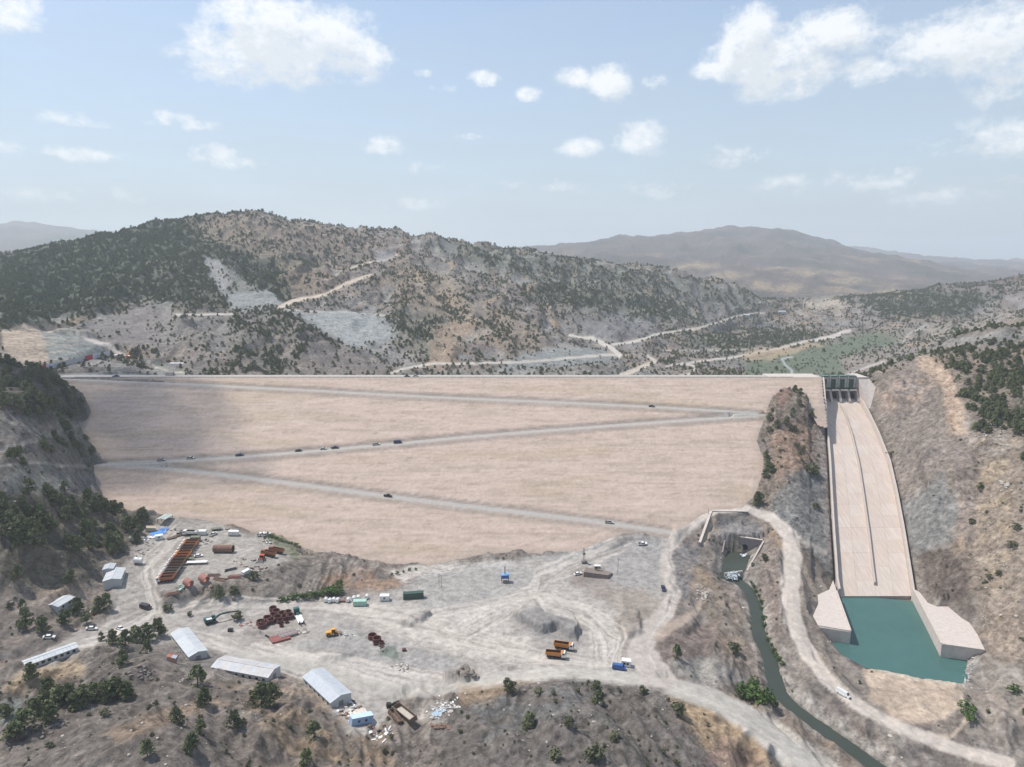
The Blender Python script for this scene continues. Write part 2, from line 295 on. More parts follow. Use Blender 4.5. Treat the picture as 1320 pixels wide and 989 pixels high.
# relief
rel = np.zeros(X.shape)
wx = X+fbm(X/60, Y/60, 2, 91)*18; wy = Y+fbm(X/60, Y/60, 2, 95)*18
ndist = 1
for i, lam in enumerate((1600, 750, 340, 160, 75, 36, 17, 8, 4)):
    q = lam/RD; wgt = sstep(q, .004, .012)*(1-sstep(q, .10, .22)); m = np.nonzero(wgt > .001)
    a = noise(wx[m]/lam, wy[m]/lam, 20+i)
    r_ = (1-np.abs(a)*1.6)
    amp = {0: .055, 1: .055, 2: .055, 3: .06, 4: .055, 5: .05, 6: .045, 7: .04, 8: .04}[i]
    amp = (amp*(1+.9*sstep(RD[m], 620, 800)) if i < 7 else amp)*(1-.45*sstep(RD[m], 2300, 3200))
    rel[m] += wgt[m]*lam*amp*(.65*(r_-.55)*1.2+.35*a)
Z = Z+rel*(1-SMOOTH)
# gullies and spurs of the ridge and of the far ranges
gl1 = 1-np.abs(noise(wx/95+wy/400, wy/260, 171))*2.2; gl2 = 1-np.abs(noise(wx/34, wy/85, 172))*2.2; gl3 = 1-np.abs(noise(wx/16, wy/34, 173))*2.2
mid = sstep(RD, 600, 760)*(1-sstep(RD, 1750, 2100))*(1-SMOOTH)*sstep(Z, 18, 60)
Z += mid*((11-5*sstep(RD, 1100, 1250))*(gl1-.45)+4.2*(gl2-.45)+1.6*(gl3-.45))
fg = sstep(RD, 1900, 2400); Z += fg*np.clip(RD/4500, .4, 1.0)*(20*(.55-np.abs(noise(wx/520, wy/900, 181))*2)+16*(.5-np.abs(noise(wx/210, wy/330, 182))*2)+12*noise(X/900, Y/1300, 183))*sstep(Z, 10, 120)
nr = (RD < 620)*(1-SMOOTH); Z += nr*(2.3*(gl3-.45)+1.0*(.5-np.abs(noise(wx/6+wy/20, wy/12, 174))*2))
# excavated rock spurs on the near slopes: sharper small steps
m = np.nonzero((RD < 640) & (SMOOTH < .9)); q = noise(wx[m]/11, wy[m]/26, 71)+.5*noise(wx[m]/4.5, wy[m]/9, 72)
Z[m] += (1-SMOOTH[m])*np.clip(q, -.2, 1)*1.7
Z += (SMOOTH > 0)*SMOOTH*noise(X/14, Y/14, 5)*.25*(RD < 700)
# low stockpile with a cut edge
PILE = [PZ(u, v, 0)[:2] for u, v in [(661,794),(672,787),(698,782),(722,786),(740,797),(750,812),(744,826),(728,822),(718,812),(700,817),(684,811),(668,802)]]
def bump(P, h, f, noisy=.3):
    global Z
    P = np.array(P); m = (X > P[:, 0].min()-12) & (X < P[:, 0].max()+12) & (Y > P[:, 1].min()-12) & (Y < P[:, 1].max()+12); I = sub(m)
    d = sdpoly(X[I], Y[I], P)+noise(X[I]/3, Y[I]/3, 61)*1.0
    Z[I] += (1-sstep(d, -f, 0))*h*(1+noisy*noise(X[I]/5, Y[I]/5, 62))
bump(PILE, 4.2, 1.9, .08)
for P_, h_ in (([(513,803),(530,792),(550,786),(560,792),(545,803),(528,808)], 1.8), ([(488,838),(500,832),(512,838),(520,848),(508,846),(495,842)], 1.4), ([(467,818),(474,816),(478,821),(470,823)], 1.2),
     ([(565,876),(580,866),(600,858),(614,868),(616,878),(600,882)], 3.2), ([(630,862),(650,856),(668,860),(655,868)], 1.6), ([(395,838),(440,828),(470,840),(440,852)], 1.3), ([(300,800),(322,792),(340,798),(322,806)], 1.5), ([(795,790),(825,785),(832,815),(808,822)], 1.8), ([(560,800),(580,796),(590,804),(570,808)], 1.0), ([(738,738),(745,728),(775,733),(782,738),(768,746)], .5), ([(330,688),(350,686),(375,694),(400,706),(385,708),(350,700)], 2.2)):
    bump([PZ(u, v, 0 if u > 420 else 7)[:2] for u, v in P_], h_, 2.0, .5)
# river bed
m = (RD < 420) & (X > 60) & (X < 260) & (Y < 375); I = sub(m)
d, hw = dline(X[I], Y[I], RIVW, RIVH); dz, zz = dline(X[I], Y[I], RIVW, [r[2] for r in RIVW])
tgt = zz+np.where(d < hw, -1.4, -1.4+(d-hw)*.9)+noise(X[I]/3, Y[I]/3, 44)*.35
Z[I] = np.where(d < hw+30, np.minimum(Z[I], tgt+.3*(d > hw+.5)), Z[I])
Z[I] = np.where(d < hw+2.5, np.maximum(Z[I], tgt), Z[I])
# stilling basin
BW = np.array(BASIN)[:, :2]
m = (X > 120) & (X < 240) & (Y > 215) & (Y < 420); I = sub(m); d = sdpoly(X[I], Y[I], BW)
Z[I] = np.where(d < 0, np.minimum(Z[I], WZ-3-np.clip(-d, 0, 5)*.5), np.where(d < 9, np.minimum(Z[I], WZ-2.2+np.maximum(d, 0)*1.1), Z[I]))
# the aprons beside the basin: ground kept below the slabs
DECK_L = [(1048,794),(1056,808.5),(1097,815),(1079,764),(1074,748),(1069,760),(1054,767),(1055,778)]
DECK_R = [(1176,758),(1195,794),(1214,831),(1270,838.5),(1260,818),(1250,803),(1240,797),(1222,782),(1208,782),(1196,777),(1186,764)]
DZ = -4.0
for dk in (DECK_L, DECK_R):
    P = np.array([PZ(u, v, DZ)[:2] for u, v in dk]); d = sdpoly(X[I], Y[I], P)
    Z[I] = np.where(d < 0, np.minimum(Z[I], DZ-.5), np.where(d < 3, np.clip(Z[I], DZ-7, DZ-.3+d), Z[I]))
# dam footprint
m = (X > -420) & (X < 280) & (Y > 350) & (Y < 580); I = sub(m)
DP = np.array([p[:2] for p in DAMW]); sd = sdpoly(X[I], Y[I], DP); pl = damz(Y[I])
ds = np.clip(sd*.32, -1.6, 2.2)
Zi = Z[I]
top = np.where(Y[I] > DAM_Y1, CREST, pl)
Zi = np.where((sd < 14) & (Y[I] < DAM_Y1), np.where(sd < 0, pl+ds, np.maximum(Zi, pl+ds*(1-np.clip((sd-4)/10, 0, 1))-np.clip((sd-4)/10, 0, 1)*9)), Zi)
# no ground above the crest line behind the dam
cx0, cx1 = PY(82, 487, 516)[0], PY(1120, 487, 516)[0]
band = (Y[I] >= DAM_Y1-.5) & (Y[I] < 556) & (X[I] > cx0) & (X[I] < cx1)
Zi = np.where(band, np.minimum(Zi, CREST-1.2-np.clip(Y[I]-527, 0, 50)*.45*sstep(X[I], cx0+90, cx0+150)), Zi)
lim = (Y[I] >= 556) & (X[I] > cx0+120) & (X[I] < cx1-5); Zi = np.where(lim, np.minimum(Zi, CREST-12), Zi)
Z[I] = Zi
# chute trench
def E0(Pn, y): a_ = np.array(Pn)[:, :2]; a_ = a_[np.argsort(a_[:, 1])]; return np.interp(y, a_[:, 1], a_[:, 0])
def wallh(y): return 4.0+np.clip((np.asarray(y)-462)*.27, 0, 13)
CHP = np.array([p[:2] for p in CH_L]+[p[:2] for p in CH_R[::-1]])
m = (X > 150) & (X < 300) & (Y > 325) & (Y < 540); I = sub(m); d = sdpoly(X[I], Y[I], CHP); cz = chz(Y[I])
Z[I] = np.where(d < 2.5, np.minimum(Z[I], cz-1.0), np.where(d < 14, np.clip(Z[I], cz-2+(d-2.5)*.2, cz+3.0+(wallh(Y[I])-4)*(X[I] < .5*(E0(CH_L, Y[I])+E0(CH_R, Y[I])))+(d-2.5)*np.where(X[I] < 0.5*(E0(CH_L, Y[I])+E0(CH_R, Y[I])), .3, 1.15)), Z[I]))
def berm(x, y):
    off = np.zeros(x.shape); rd = np.zeros(x.shape)
    for r in ROADS_DAMW:
        a = np.array(r); a = a[np.argsort(a[:, 0])]
        yc = np.interp(x, a[:, 0], a[:, 1], left=1e6, right=1e6); t = y-yc; w_ = 3.0
        o = np.where(np.abs(t) < w_, -.5*t, np.where(np.abs(t) < w_+2, -np.sign(t)*.5*w_*(1-(np.abs(t)-w_)/2), 0))
        off = np.where(np.abs(o) > np.abs(off), o, off); rd = np.maximum(rd, 1-sstep(np.abs(t), w_-.6, w_+.6))
    return off, rd
def Hf(x, y):
    """height of whatever one stands on"""
    x = np.asarray(x, float); y = np.asarray(y, float)
    z = bil(Z, tf, rf, np.arctan2(x, y), np.hypot(x, y))
    s = sdpoly(np.atleast_1d(x), np.atleast_1d(y), DP).reshape(x.shape); o, _ = berm(x, y)
    z = np.where((s < 1) & (y < DAM_Y1), np.maximum(z, damz(y)+o), z)
    z = np.where((y >= DAM_Y1) & (y < 527) & (x > cx0) & (x < cx1), CREST, z)
    return z
def G(px, py, tmin=120, tmax=3000):
    """the ground point seen at a photo pixel"""
    a, b, c = ray(px, py); t = np.geomspace(tmin, tmax, 2500); h = Hf(a*t, b*t); below = (HC+c*t) < h
    k = int(np.argmax(below)) if below.any() else len(t)-1
    if k == 0: k = 1
    lo, hi = t[k-1], t[k]
    for _ in range(12):
        md = (lo+hi)/2
        if HC+c*md < float(Hf(np.array([a*md]), np.array([b*md]))[0]): hi = md
        else: lo = md
    return Vector((a*hi, b*hi, HC+c*hi))
# ------------------------------------------------------------------ ground colour (tones mixed by region and noise)
U, V = proj(X, Y, Z)
UW = U+fbm(U/22, V/14, 3, 301)*9; VW = V+fbm(U/22, V/14, 3, 305)*6
def lin(c):
    c = np.array(c, float)/255; return np.where(c < .04045, c/12.92, ((c+.055)/1.055)**2.4)
ALB = .80
COL = np.zeros(X.shape+(3,)); VEG = np.zeros(X.shape); PEB = np.full(X.shape, .7)
n1 = fbm(X/90, Y/90, 4, 401); n2 = fbm(X/22, Y/22, 4, 411); n3 = fbm(X/5, Y/5, 3, 421); nbig = fbm(X/400, Y/400, 3, 431)
def mixc(a, c, I=None):
    global COL
    c = lin(c)
    if I is None: COL += a[..., None]*(c-COL)
    else: COL[I] += a[..., None]*(c-COL[I])
COL[:] = lin((138, 128, 120))
mixc(sstep(n1, 0, .5)*.7, (156, 137, 120)); mixc(sstep(-n1, .05, .5)*.8, (128, 127, 123)); mixc(sstep(n2, .1, .5)*.6, (166, 156, 145)); mixc(sstep(-n2, .1, .5)*.55, (112, 106, 101))
mixc(sstep(fbm(X/45, Y/45, 3, 441), .18, .5)*.55*(RD < 3000), (188, 160, 128))
far = sstep(RD, 1500, 2300)
mixc(far*.9, (112, 98, 95)); mixc(far*sstep(fbm(X/300, Y/300, 4, 451), .1, .45)*.7*(1-sstep(Z, 140, 260)*.7), (168, 146, 118)); mixc(far*sstep(fbm(X/420, Y/420, 4, 461), .0, .3)*.8, (90, 88, 84)); mixc(far*sstep(fbm(X/110, Y/110, 3, 471), .0, .3)*.6, (92, 88, 80))
def paint(P, c, f=8, s=1.0, thr=None, dmin=None, dmax=None, veg=None, peb=None, seed=0, sc=1.0, warp=True):
    P = np.array(P, float); mv = P[:, 1].mean()
    if dmin is None: dmin = 0 if mv > 488 else 500
    if dmax is None: dmax = 640 if mv > 488 else 2e4
    m = (U > P[:, 0].min()-f-12) & (U < P[:, 0].max()+f+12) & (V > P[:, 1].min()-f-12) & (V < P[:, 1].max()+f+12) & (RD < dmax) & (RD > dmin)
    I = sub(m)
    if not len(I[0]): return
    d = sdpoly((UW if warp else U)[I], (VW if warp else V)[I], P); a = (1-sstep(d, -f, f))*s
    if thr is not None: a = a*sstep(fbm(X[I]/(12*sc), Y[I]/(12*sc), 4, 500+seed), thr, thr+.3)
    mixc(a, c, I)
    if veg is not None: VEG[I] += a/max(s, .01)*(veg-VEG[I])
    if peb is not None: PEB[I] += a*(peb-PEB[I])
def stroke(P, w_, c, f=2, s=1.0, dmin=None, dmax=None, warp=.25, veg=0, peb=.15, rag=0):
    P = np.array(P, float); mv = P[:, 1].mean()
    if dmin is None: dmin = 0 if mv > 488 else 500
    if dmax is None: dmax = 640 if mv > 488 else 2e4
    W_ = np.full(len(P), w_, float) if np.isscalar(w_) else np.array(w_, float)
    q = W_.max()+f+6; m = (U > P[:, 0].min()-q) & (U < P[:, 0].max()+q) & (V > P[:, 1].min()-q) & (V < P[:, 1].max()+q) & (RD < dmax) & (RD > dmin)
    I = sub(m)
    if not len(I[0]): return
    uu = U[I]+(UW[I]-U[I])*warp; vv = V[I]+(VW[I]-V[I])*warp
    d, ww = dline(uu, vv, P, W_); a = (1-sstep(d, ww/2-f, ww/2+f))*s
    if rag: a = a*(1-rag*sstep(n3[I], -.1, .3))
    mixc(a, c, I); VEG[I] *= 1-a/max(s, .01); PEB[I] += a*(peb-PEB[I])
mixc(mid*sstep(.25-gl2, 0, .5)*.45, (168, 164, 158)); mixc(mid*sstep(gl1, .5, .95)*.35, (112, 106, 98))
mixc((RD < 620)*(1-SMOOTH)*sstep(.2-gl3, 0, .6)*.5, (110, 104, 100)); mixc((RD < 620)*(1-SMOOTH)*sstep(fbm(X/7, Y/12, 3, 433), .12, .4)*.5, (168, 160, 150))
VEG += np.where(RD > 600, .6, .25)*(.75+.9*n1+.8*nbig)
gully = mid*sstep(.35-gl2-.3*n1, 0, .5)+mid*sstep(fbm(X/60, Y/110, 3, 481), .22, .4)*.8; gully = np.clip(gully, 0, 1)
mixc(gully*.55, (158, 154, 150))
# --- wooded ridge
F1 = [(0,335),(130,298),(250,280),(330,284),(360,300),(405,330),(412,368),(350,398),(290,402),(250,392),(180,388),(150,398),(60,412),(0,425)]
paint(F1, (88, 95, 78), 16, .85, veg=1.4); paint([(0,335),(130,298),(235,285),(250,300),(190,330),(110,380),(40,415),(0,425)], (80, 92, 72), 20, .8, veg=1.5)
paint([(240,288),(300,276),(350,281),(470,300),(420,330),(330,330),(270,312)], (154, 138, 122), 10, .8, veg=.5)
paint([(330,330),(400,335),(470,350),(560,330),(520,310),(420,296),(350,300)], (146, 132, 120), 10, .6, veg=.55)
paint([(500,340),(560,345),(600,370),(590,400),(560,425),(530,400),(500,370)], (158, 140, 119), 12, .7, veg=.6)
paint([(560,380),(640,395),(690,420),(700,450),(640,450),(580,425)], (156, 138, 118), 10, .6, veg=.7)
paint([(560,310),(690,330),(850,352),(960,378),(1000,400),(950,400),(860,380),(740,360),(620,350)], (100, 108, 92), 14, .6, veg=.95)
paint([(700,360),(860,385),(900,410),(830,420),(740,405),(690,385)], (96, 106, 86), 12, .6, veg=1.1)
paint([(720,395),(800,400),(860,420),(800,440),(730,430)], (128, 124, 122), 10, .6, veg=.35)
paint([(850,350),(960,380),(1000,400),(990,420),(930,425),(880,400)], (118, 116, 112), 12, .5, veg=.6)
paint([(640,318),(720,330),(740,360),(650,350)], (140, 132, 126), 8, .5, veg=.3, thr=.05, seed=5)
paint([(262,330),(285,335),(298,362),(290,380),(272,360)], (168, 166, 164), 3, .9, veg=.05)
paint([(265,335),(300,345),(330,370),(320,385),(285,380)], (150, 146, 142), 5, .6, veg=.2)
paint([(185,330),(215,345),(205,372),(190,360)], (156, 144, 132), 4, .6, veg=.2, thr=-.1)
paint([(100,425),(180,395),(215,410),(240,440),(200,450),(150,445)], (136, 130, 126), 6, .85, veg=.1)
paint([(360,335),(420,345),(450,370),(400,390),(365,375)], (166, 142, 124), 8, .5, veg=.4)
paint([(200,405),(300,402),(300,440),(260,485),(200,470)], (140, 134, 128), 8, .6, veg=.3)
paint([(290,380),(345,372),(370,392),(350,405),(300,402)], (162, 164, 162), 4, .8, veg=.05)
paint([(370,400),(470,404),(520,410),(512,440),(460,450),(420,430)], (164, 168, 166), 5, .85, veg=.05)
paint([(300,400),(360,396),(400,420),(450,452),(440,470),(380,486),(310,486),(290,440)], (126, 120, 112), 8, .6, veg=.9)
paint([(400,436),(450,452),(500,470),(500,487),(380,487)], (128, 120, 116), 6, .8, veg=.2)
paint([(455,445),(510,440),(540,470),(520,480),(480,465)], (158, 154, 148), 6, .7, veg=.25)
paint([(485,400),(560,402),(600,440),(560,470),(520,450)], (120, 120, 106), 10, .55, veg=.8)
paint([(560,420),(610,415),(585,470),(550,478)], (176, 150, 126), 6, .6, veg=.25)
paint([(720,445),(780,450),(800,468),(720,472),(640,478),(660,462)], (150, 154, 152), 5, .8, veg=.1)
paint([(540,480),(700,474),(860,476),(860,490),(540,490)], (150, 148, 142), 5, .6, veg=.3)
paint([(780,405),(840,410),(850,430),(800,440),(765,430)], (132, 130, 130), 6, .7, veg=.15)
paint([(880,430),(960,435),(1000,425),(1060,430),(1050,445),(960,450),(880,448)], (112, 114, 98), 8, .6, veg=.8)
# --- left cuts and pad
paint([(0,425),(60,412),(120,432),(60,470),(0,465)], (186, 168, 150), 5, .9, veg=.03, dmax=900)
paint([(55,425),(105,425),(145,450),(120,460),(62,466)], (146, 150, 146), 4, .9, veg=.03, dmax=900)
for k in range(4): stroke([(0,428+10*k),(55,424+10*k),(100,432+7*k)], 1.6, (204,190,172), .8, .6, dmax=900, warp=.6)
paint([(60,478),(110,462),(165,455),(190,462),(210,485),(60,490)], (182, 174, 165), 3, .85, veg=0, dmax=640, dmin=430)
paint([(110,470),(160,463),(185,466),(205,480),(215,487),(95,487)], (150, 154, 150), 3, .95, veg=0, dmin=450, dmax=640)
paint([(185,462),(232,474),(240,487),(205,487)], (146, 148, 140), 4, .8, veg=.1, dmin=450, dmax=760)
stroke([(98,427),(112,437),(140,445),(158,460)], [3,4,6,7], (202,192,182), 1, 1, dmin=500, dmax=900)
stroke([(210,466),(232,466),(310,404),(345,399)], .1, (0,0,0), .1, 0)
stroke([(225,406),(305,405)], 2.2, (205,197,186), .8, .9)
stroke([(190,464),(200,474),(218,479),(238,480)], 2, (200,190,172), .6, .8, dmin=450, dmax=800)
# --- roads on the ridge
RC = (206, 190, 172)
stroke([(360,397),(378,388),(420,380),(445,366),(478,355)], [5,4.5,4,4,3], RC, 1, 1)
stroke([(452,345),(470,340),(500,334),(512,328)], [2.5,2.5,2.5,2], RC, .8, .9)
stroke([(365,399),(400,401),(450,403),(500,407)], 2, (190,186,178), .8, .8)
paint([(480,322),(512,322),(505,335),(485,336)], (170,168,166), 4, .7, veg=.05)
stroke([(505,481),(520,475),(560,469),(640,468),(700,465),(760,459),(800,457)], [3.5,3,3,3,3,3,3], (196,188,176), 1, 1)
stroke([(735,432),(765,437),(790,450),(798,458)], [3,5,6,6], (208,200,188), 1, 1)
stroke([(790,444),(830,438),(845,431),(870,428)], [3.5,3.5,3.5,3], (206,198,186), 1, 1)
stroke([(800,484),(822,476),(845,466),(835,459)], [6,6,5,4], (198,186,170), 1, 1)
stroke([(855,429),(900,423),(940,411),(960,405),(985,404)], [2.5,2.5,2.5,2.5,2], (196,188,176), .8, .9)
stroke([(870,487),(892,481),(897,473),(880,468)], [3,3,3,2.5], (200,192,180), .8, .9)
stroke([(860,472),(900,466),(950,460),(1000,450),(1040,440),(1075,434),(1095,426)], [3,3,3,3,3.5,4.5,4], (196,186,176), 1, 1)
stroke([(850,452),(920,452),(985,449)], 1.8, (182,176,166), .8, .7)
# --- upstream valley
paint([(960,468),(1020,450),(1080,438),(1130,425),(1165,432),(1150,445),(1110,452),(1085,462),(1090,484),(1020,487),(960,486)], (106, 115, 95), 5, .95, veg=.2, peb=.3)
paint([(960,455),(1010,448),(1050,440),(1060,446),(1000,462),(960,466)], (186, 164, 134), 4, .7, veg=.1)
paint([(1085,462),(1160,452),(1160,470),(1100,488),(1085,485)], (150, 140, 130), 5, .8, veg=.25)
paint([(1150,445),(1230,450),(1200,470),(1160,470)], (142, 134, 128), 6, .7, veg=.3)
paint([(1130,425),(1300,400),(1320,415),(1250,425),(1200,440),(1160,440)], (156, 146, 132), 8, .5, veg=.35)
stroke([(1020,487),(1022,478),(1012,470),(1008,463),(1020,460)], [4,3.5,3,2.5,2], (170,172,170), .8, .9)
stroke([(1090,485),(1115,474),(1140,466)], 3, (190,182,172), 1, .8)
stroke([(1165,440),(1172,430),(1195,418)], 2.5, (178,172,166), .8, .7)
paint([(1020,375),(1150,372),(1200,385),(1100,400),(1040,412),(1010,400)], (150,138,126), 8, .4)
paint([(1030,385),(1090,385),(1110,396),(1050,400)], (188,176,158), 4, .6, veg=.1)
paint([(1090,390),(1200,372),(1290,380),(1250,405),(1150,410)], (92,94,86), 10, .85, veg=1.3)
for (u, v) in ((1010,372),(975,368),(940,355),(1040,352),(1090,362),(900,343),(1150,378)): paint([(u-28,v),(u,v-5),(u+30,v-1),(u+5,v+5)], (192,170,138), 4, .6)
# --- left side slopes
paint([(0,460),(60,478),(110,510),(115,540),(60,545),(0,530)], (92, 87, 80), 6, .9, veg=1.3)
paint([(0,530),(50,540),(60,560),(30,572),(0,572)], (132,127,121), 5, .8, veg=.12)
paint([(0,572),(70,560),(112,550),(130,590),(120,640),(60,640),(0,640)], (126,121,114), 6, .85, veg=.8)
stroke([(0,600),(40,596),(80,600),(118,602)], 4, (176,168,158), 1.5, .7); stroke([(0,580),(50,566),(90,552),(110,546)], [8,6,4,3], (168,160,152), 1.5, .7)
paint([(78,548),(110,552),(128,588),(118,606),(90,590)], (106,108,92), 5, .5, veg=1.0)
paint([(0,610),(60,600),(100,618),(80,640),(20,645),(0,640)], (164,162,154), 6, .5, veg=.3)
paint([(90,610),(125,610),(150,655),(190,668),(140,672),(110,645)], (128,124,120), 5, .8, veg=.1)
paint([(0,640),(80,636),(130,650),(190,668),(175,700),(130,720),(120,745),(60,760),(0,745)], (104,97,84), 8, .8, veg=2.5)
paint([(0,745),(60,765),(120,755),(150,770),(130,790),(60,800),(0,840)], (150,138,128), 8, .7, veg=.2)
# --- left yard
YARD = (190, 181, 171)
paint([(195,680),(215,664),(262,670),(330,690),(380,706),(372,724),(320,742),(250,758),(205,762),(188,790),(140,800),(150,735),(172,712)], (176,169,160), 5, .95, veg=0, peb=.45)
paint([(372,700),(395,708),(440,735),(420,765),(340,772),(240,775),(205,768),(250,758),(330,742),(375,722)], (142,132,122), 4, .85, veg=.12, peb=.9)
paint([(340,688),(370,694),(388,712),(378,720),(350,700)], (118,124,96), 3, .6, veg=.2)
paint([(400,750),(430,738),(500,735),(560,735),(520,760),(440,765)], (164,134,112), 8, .7, veg=.3, thr=-.2)
paint([(495,735),(560,726),(610,726),(560,745),(520,750)], (212,204,195), 4, .8, veg=0)
paint([(195,790),(240,772),(420,776),(520,760),(600,728),(745,712),(800,688),(860,694),(872,730),(850,800),(820,840),(820,868),(700,868),(600,885),(520,898),(480,950),(440,945),(400,880),(330,850),(250,835),(150,820),(60,860),(25,868),(100,812)], (180,173,165), 7, .95, veg=0, peb=.4)
# the greyer and paler patches of the yard
for P_, c_, s_ in (([(540,740),(640,722),(700,735),(690,760),(620,790),(560,800),(480,790),(500,765)], (172,168,163), .7), ([(380,830),(450,810),(520,830),(600,850),(590,872),(500,872),(400,850)], (168,164,160), .7),
   ([(440,785),(520,775),(600,800),(680,820),(700,855),(600,850),(500,815)], (200,191,180), .8), ([(560,800),(640,775),(690,770),(720,785),(660,790),(640,830),(600,815)], (202,194,184), .6),
   ([(330,795),(390,785),(400,820),(350,840),(310,820)], (166,156,147), .7), ([(700,720),(760,700),(850,690),(860,720),(850,760),(780,765),(740,750)], (164,160,156), .8),
   ([(740,750),(800,755),(855,770),(840,820),(800,790)], (158,146,134), .7), ([(745,770),(780,790),(810,830),(800,860),(740,860),(760,820)], (196,188,178), .8),
   ([(790,795),(830,790),(835,830),(800,850)], (150,138,126), .6), ([(650,792),(700,782),(750,800),(745,830),(690,820)], (158,153,149), .9), ([(735,735),(775,730),(790,750),(740,755)], (146,132,122), .7),
   ([(560,735),(680,722),(745,714),(650,728)], (200,196,190), .6), ([(560,876),(600,858),(618,872),(600,884)], (138,122,108), .8), ([(430,800),(520,830),(500,850),(440,830)], (176,172,166), .5)):
    paint(P_, c_, 7, s_)
paint([(655,790),(700,781),(735,790),(748,815),(725,826),(690,820)], (150,146,142), 3, .8, warp=False)
for P_ in ([(512,804),(530,792),(552,786),(560,793),(545,804),(528,809)], [(465,818),(474,815),(480,821),(470,824)]): paint(P_, (158,153,148), 2, .9)
paint([(486,838),(500,830),(514,840),(520,850),(500,846)], (124,132,122), 2, .9)
rr = np.random.default_rng(5)
# wheel tracks
TR = (212, 203, 192); TD = (160, 151, 142)
for cpts in ([(200,790),(300,778),(420,780),(520,795),(600,818),(700,850)], [(60,850),(140,815),(200,790),(190,760),(185,730),(225,690)], [(270,830),(330,850),(430,850),(520,870),(600,880)], [(330,835),(430,862),(520,888)],
   [(480,800),(600,830),(690,850),(790,855)], [(600,815),(660,780),(690,765),(700,745),(745,725),(800,702)], [(685,765),(695,780),(740,792),(770,815),(775,850)], [(700,770),(760,790),(800,820),(790,860)], [(560,790),(640,775),(690,765)], [(250,820),(300,835),(420,880),(480,925)]):
    P_ = np.array(cpts, float)
    for k in range(9):
        o = rr.normal(0, 6, 2); Q = P_+o+rr.normal(0, 1.5, P_.shape); stroke(Q, rr.uniform(1.0, 4), TR if k % 3 else TD, .9, .68, warp=.5, rag=.5)
stroke(MAINROAD, [18,17,17,20,24,28,34,40,46,50], (192,186,176), 3, .95); stroke([(a, b+3) for a, b in MAINROAD], [3]*10, (212,205,194), 1.5, .5)
stroke([(300,845),(420,862),(470,885),(520,892),(600,884)], [16,18,18,18,18], (188,182,172), 3, .8)
stroke([(850,878),(825,840),(835,815),(858,790),(870,765),(858,740),(858,715),(872,690),(905,667),(922,656)], [40,34,28,22,18,14,14,18,16,9], (194,184,174), 3, .95)
stroke([(852,872),(832,838),(842,815),(862,790),(868,765)], 2, TR, 1, .6)
stroke([(1018,690),(1040,700),(1062,712)], [8,8,10], (178,168,158), 2, .7)
stroke([(912,760),(895,790),(870,805),(850,820)], [8,9,12,14], (184,166,150), 3, .8)
stroke([(920,668),(912,685),(905,700)], [5,7,8], (196,176,154), 2, .9)
paint([(880,700),(905,705),(895,740),(885,780),(868,750),(868,715)], (138,134,132), 4, .8, veg=.05, peb=1)
paint([(870,810),(920,800),(940,830),(900,850),(850,850),(845,830)], (134,120,112), 6, .8, veg=.1)
paint([(860,850),(920,850),(960,875),(920,885),(870,870)], (168,164,156), 5, .7, veg=.1)
paint([(900,770),(935,755),(960,790),(965,850),(930,850),(915,810)], (150,136,122), 6, .6, veg=.3)
paint([(925,668),(975,672),(985,690),(980,715),(960,690),(930,690)], (146,142,140), 4, .8, veg=.05)
paint([(985,690),(1005,690),(1008,790),(995,840),(985,800),(975,750)], (152,136,126), 4, .7, veg=.15, peb=1)
paint([(1000,870),(1030,880),(1070,915),(1110,950),(1180,989),(1130,989),(1080,940),(1030,915),(1005,900)], (188,178,168), 4, .7, veg=.1, peb=1)
paint([(985,915),(1040,955),(1085,989),(1060,989),(1000,935)], (184,176,164), 4, .6, peb=.6)
paint([(1040,700),(1075,760),(1050,790),(1052,815),(1080,850),(1120,885),(1125,915),(1070,875),(1035,830),(1028,760)], (148,138,128), 5, .8, veg=.08, peb=.6)
# rib between dam and chute
paint([(985,520),(1020,498),(1050,510),(1068,560),(1074,640),(1078,740),(1040,720),(985,670),(965,640),(985,590)], (142,128,116), 5, .9, veg=.8, peb=1)
paint([(995,560),(1030,540),(1050,560),(1040,620),(1010,650),(1000,600)], (166,136,116), 8, .6, veg=.45)
paint([(1000,505),(1020,498),(1025,515),(1000,525)], (140,112,100), 4, .7, veg=.3)
paint([(1015,610),(1060,600),(1074,660),(1074,740),(1040,710),(990,665),(1000,640)], (134,136,134), 8, .75, veg=.15)
paint([(1058,510),(1070,600),(1076,740),(1066,700),(1058,600),(1050,540)], (162,150,142), 3, .7, veg=.1)
# right cut slope
paint([(1118,515),(1150,480),(1195,458),(1225,490),(1240,540),(1235,600),(1240,660),(1220,760),(1185,765),(1160,650),(1140,580)], (150,138,128), 6, .9, veg=.04, peb=.9)
paint([(1180,462),(1200,455),(1225,470),(1240,520),(1250,560),(1225,560),(1215,500),(1190,480)], (194,170,148), 5, .9, veg=.03)
paint([(1130,500),(1190,480),(1215,510),(1180,520),(1140,530)], (178,156,140), 7, .7, thr=-.2)
paint([(1160,650),(1215,610),(1240,660),(1220,700),(1180,720)], (140,144,142), 8, .6)
paint([(1150,590),(1200,560),(1230,600),(1180,620)], (124,116,112), 8, .5, thr=0)
paint([(1183,715),(1210,705),(1250,725),(1260,765),(1230,775),(1195,760)], (112,100,92), 6, .9, veg=.1, peb=1)
paint([(1240,560),(1320,560),(1320,860),(1275,830),(1260,780),(1240,720)], (166,150,134), 8, .8, veg=.22, peb=1)
paint([(1225,570),(1255,560),(1265,640),(1255,700),(1240,700),(1238,640)], (148,136,128), 5, .7, veg=.1)
paint([(1255,600),(1310,590),(1300,700),(1290,800),(1270,720)], (186,166,138), 9, .6, thr=-.1, seed=3)
paint([(1235,530),(1320,540),(1320,620),(1250,570)], (186,178,168), 7, .5, thr=0, seed=4)
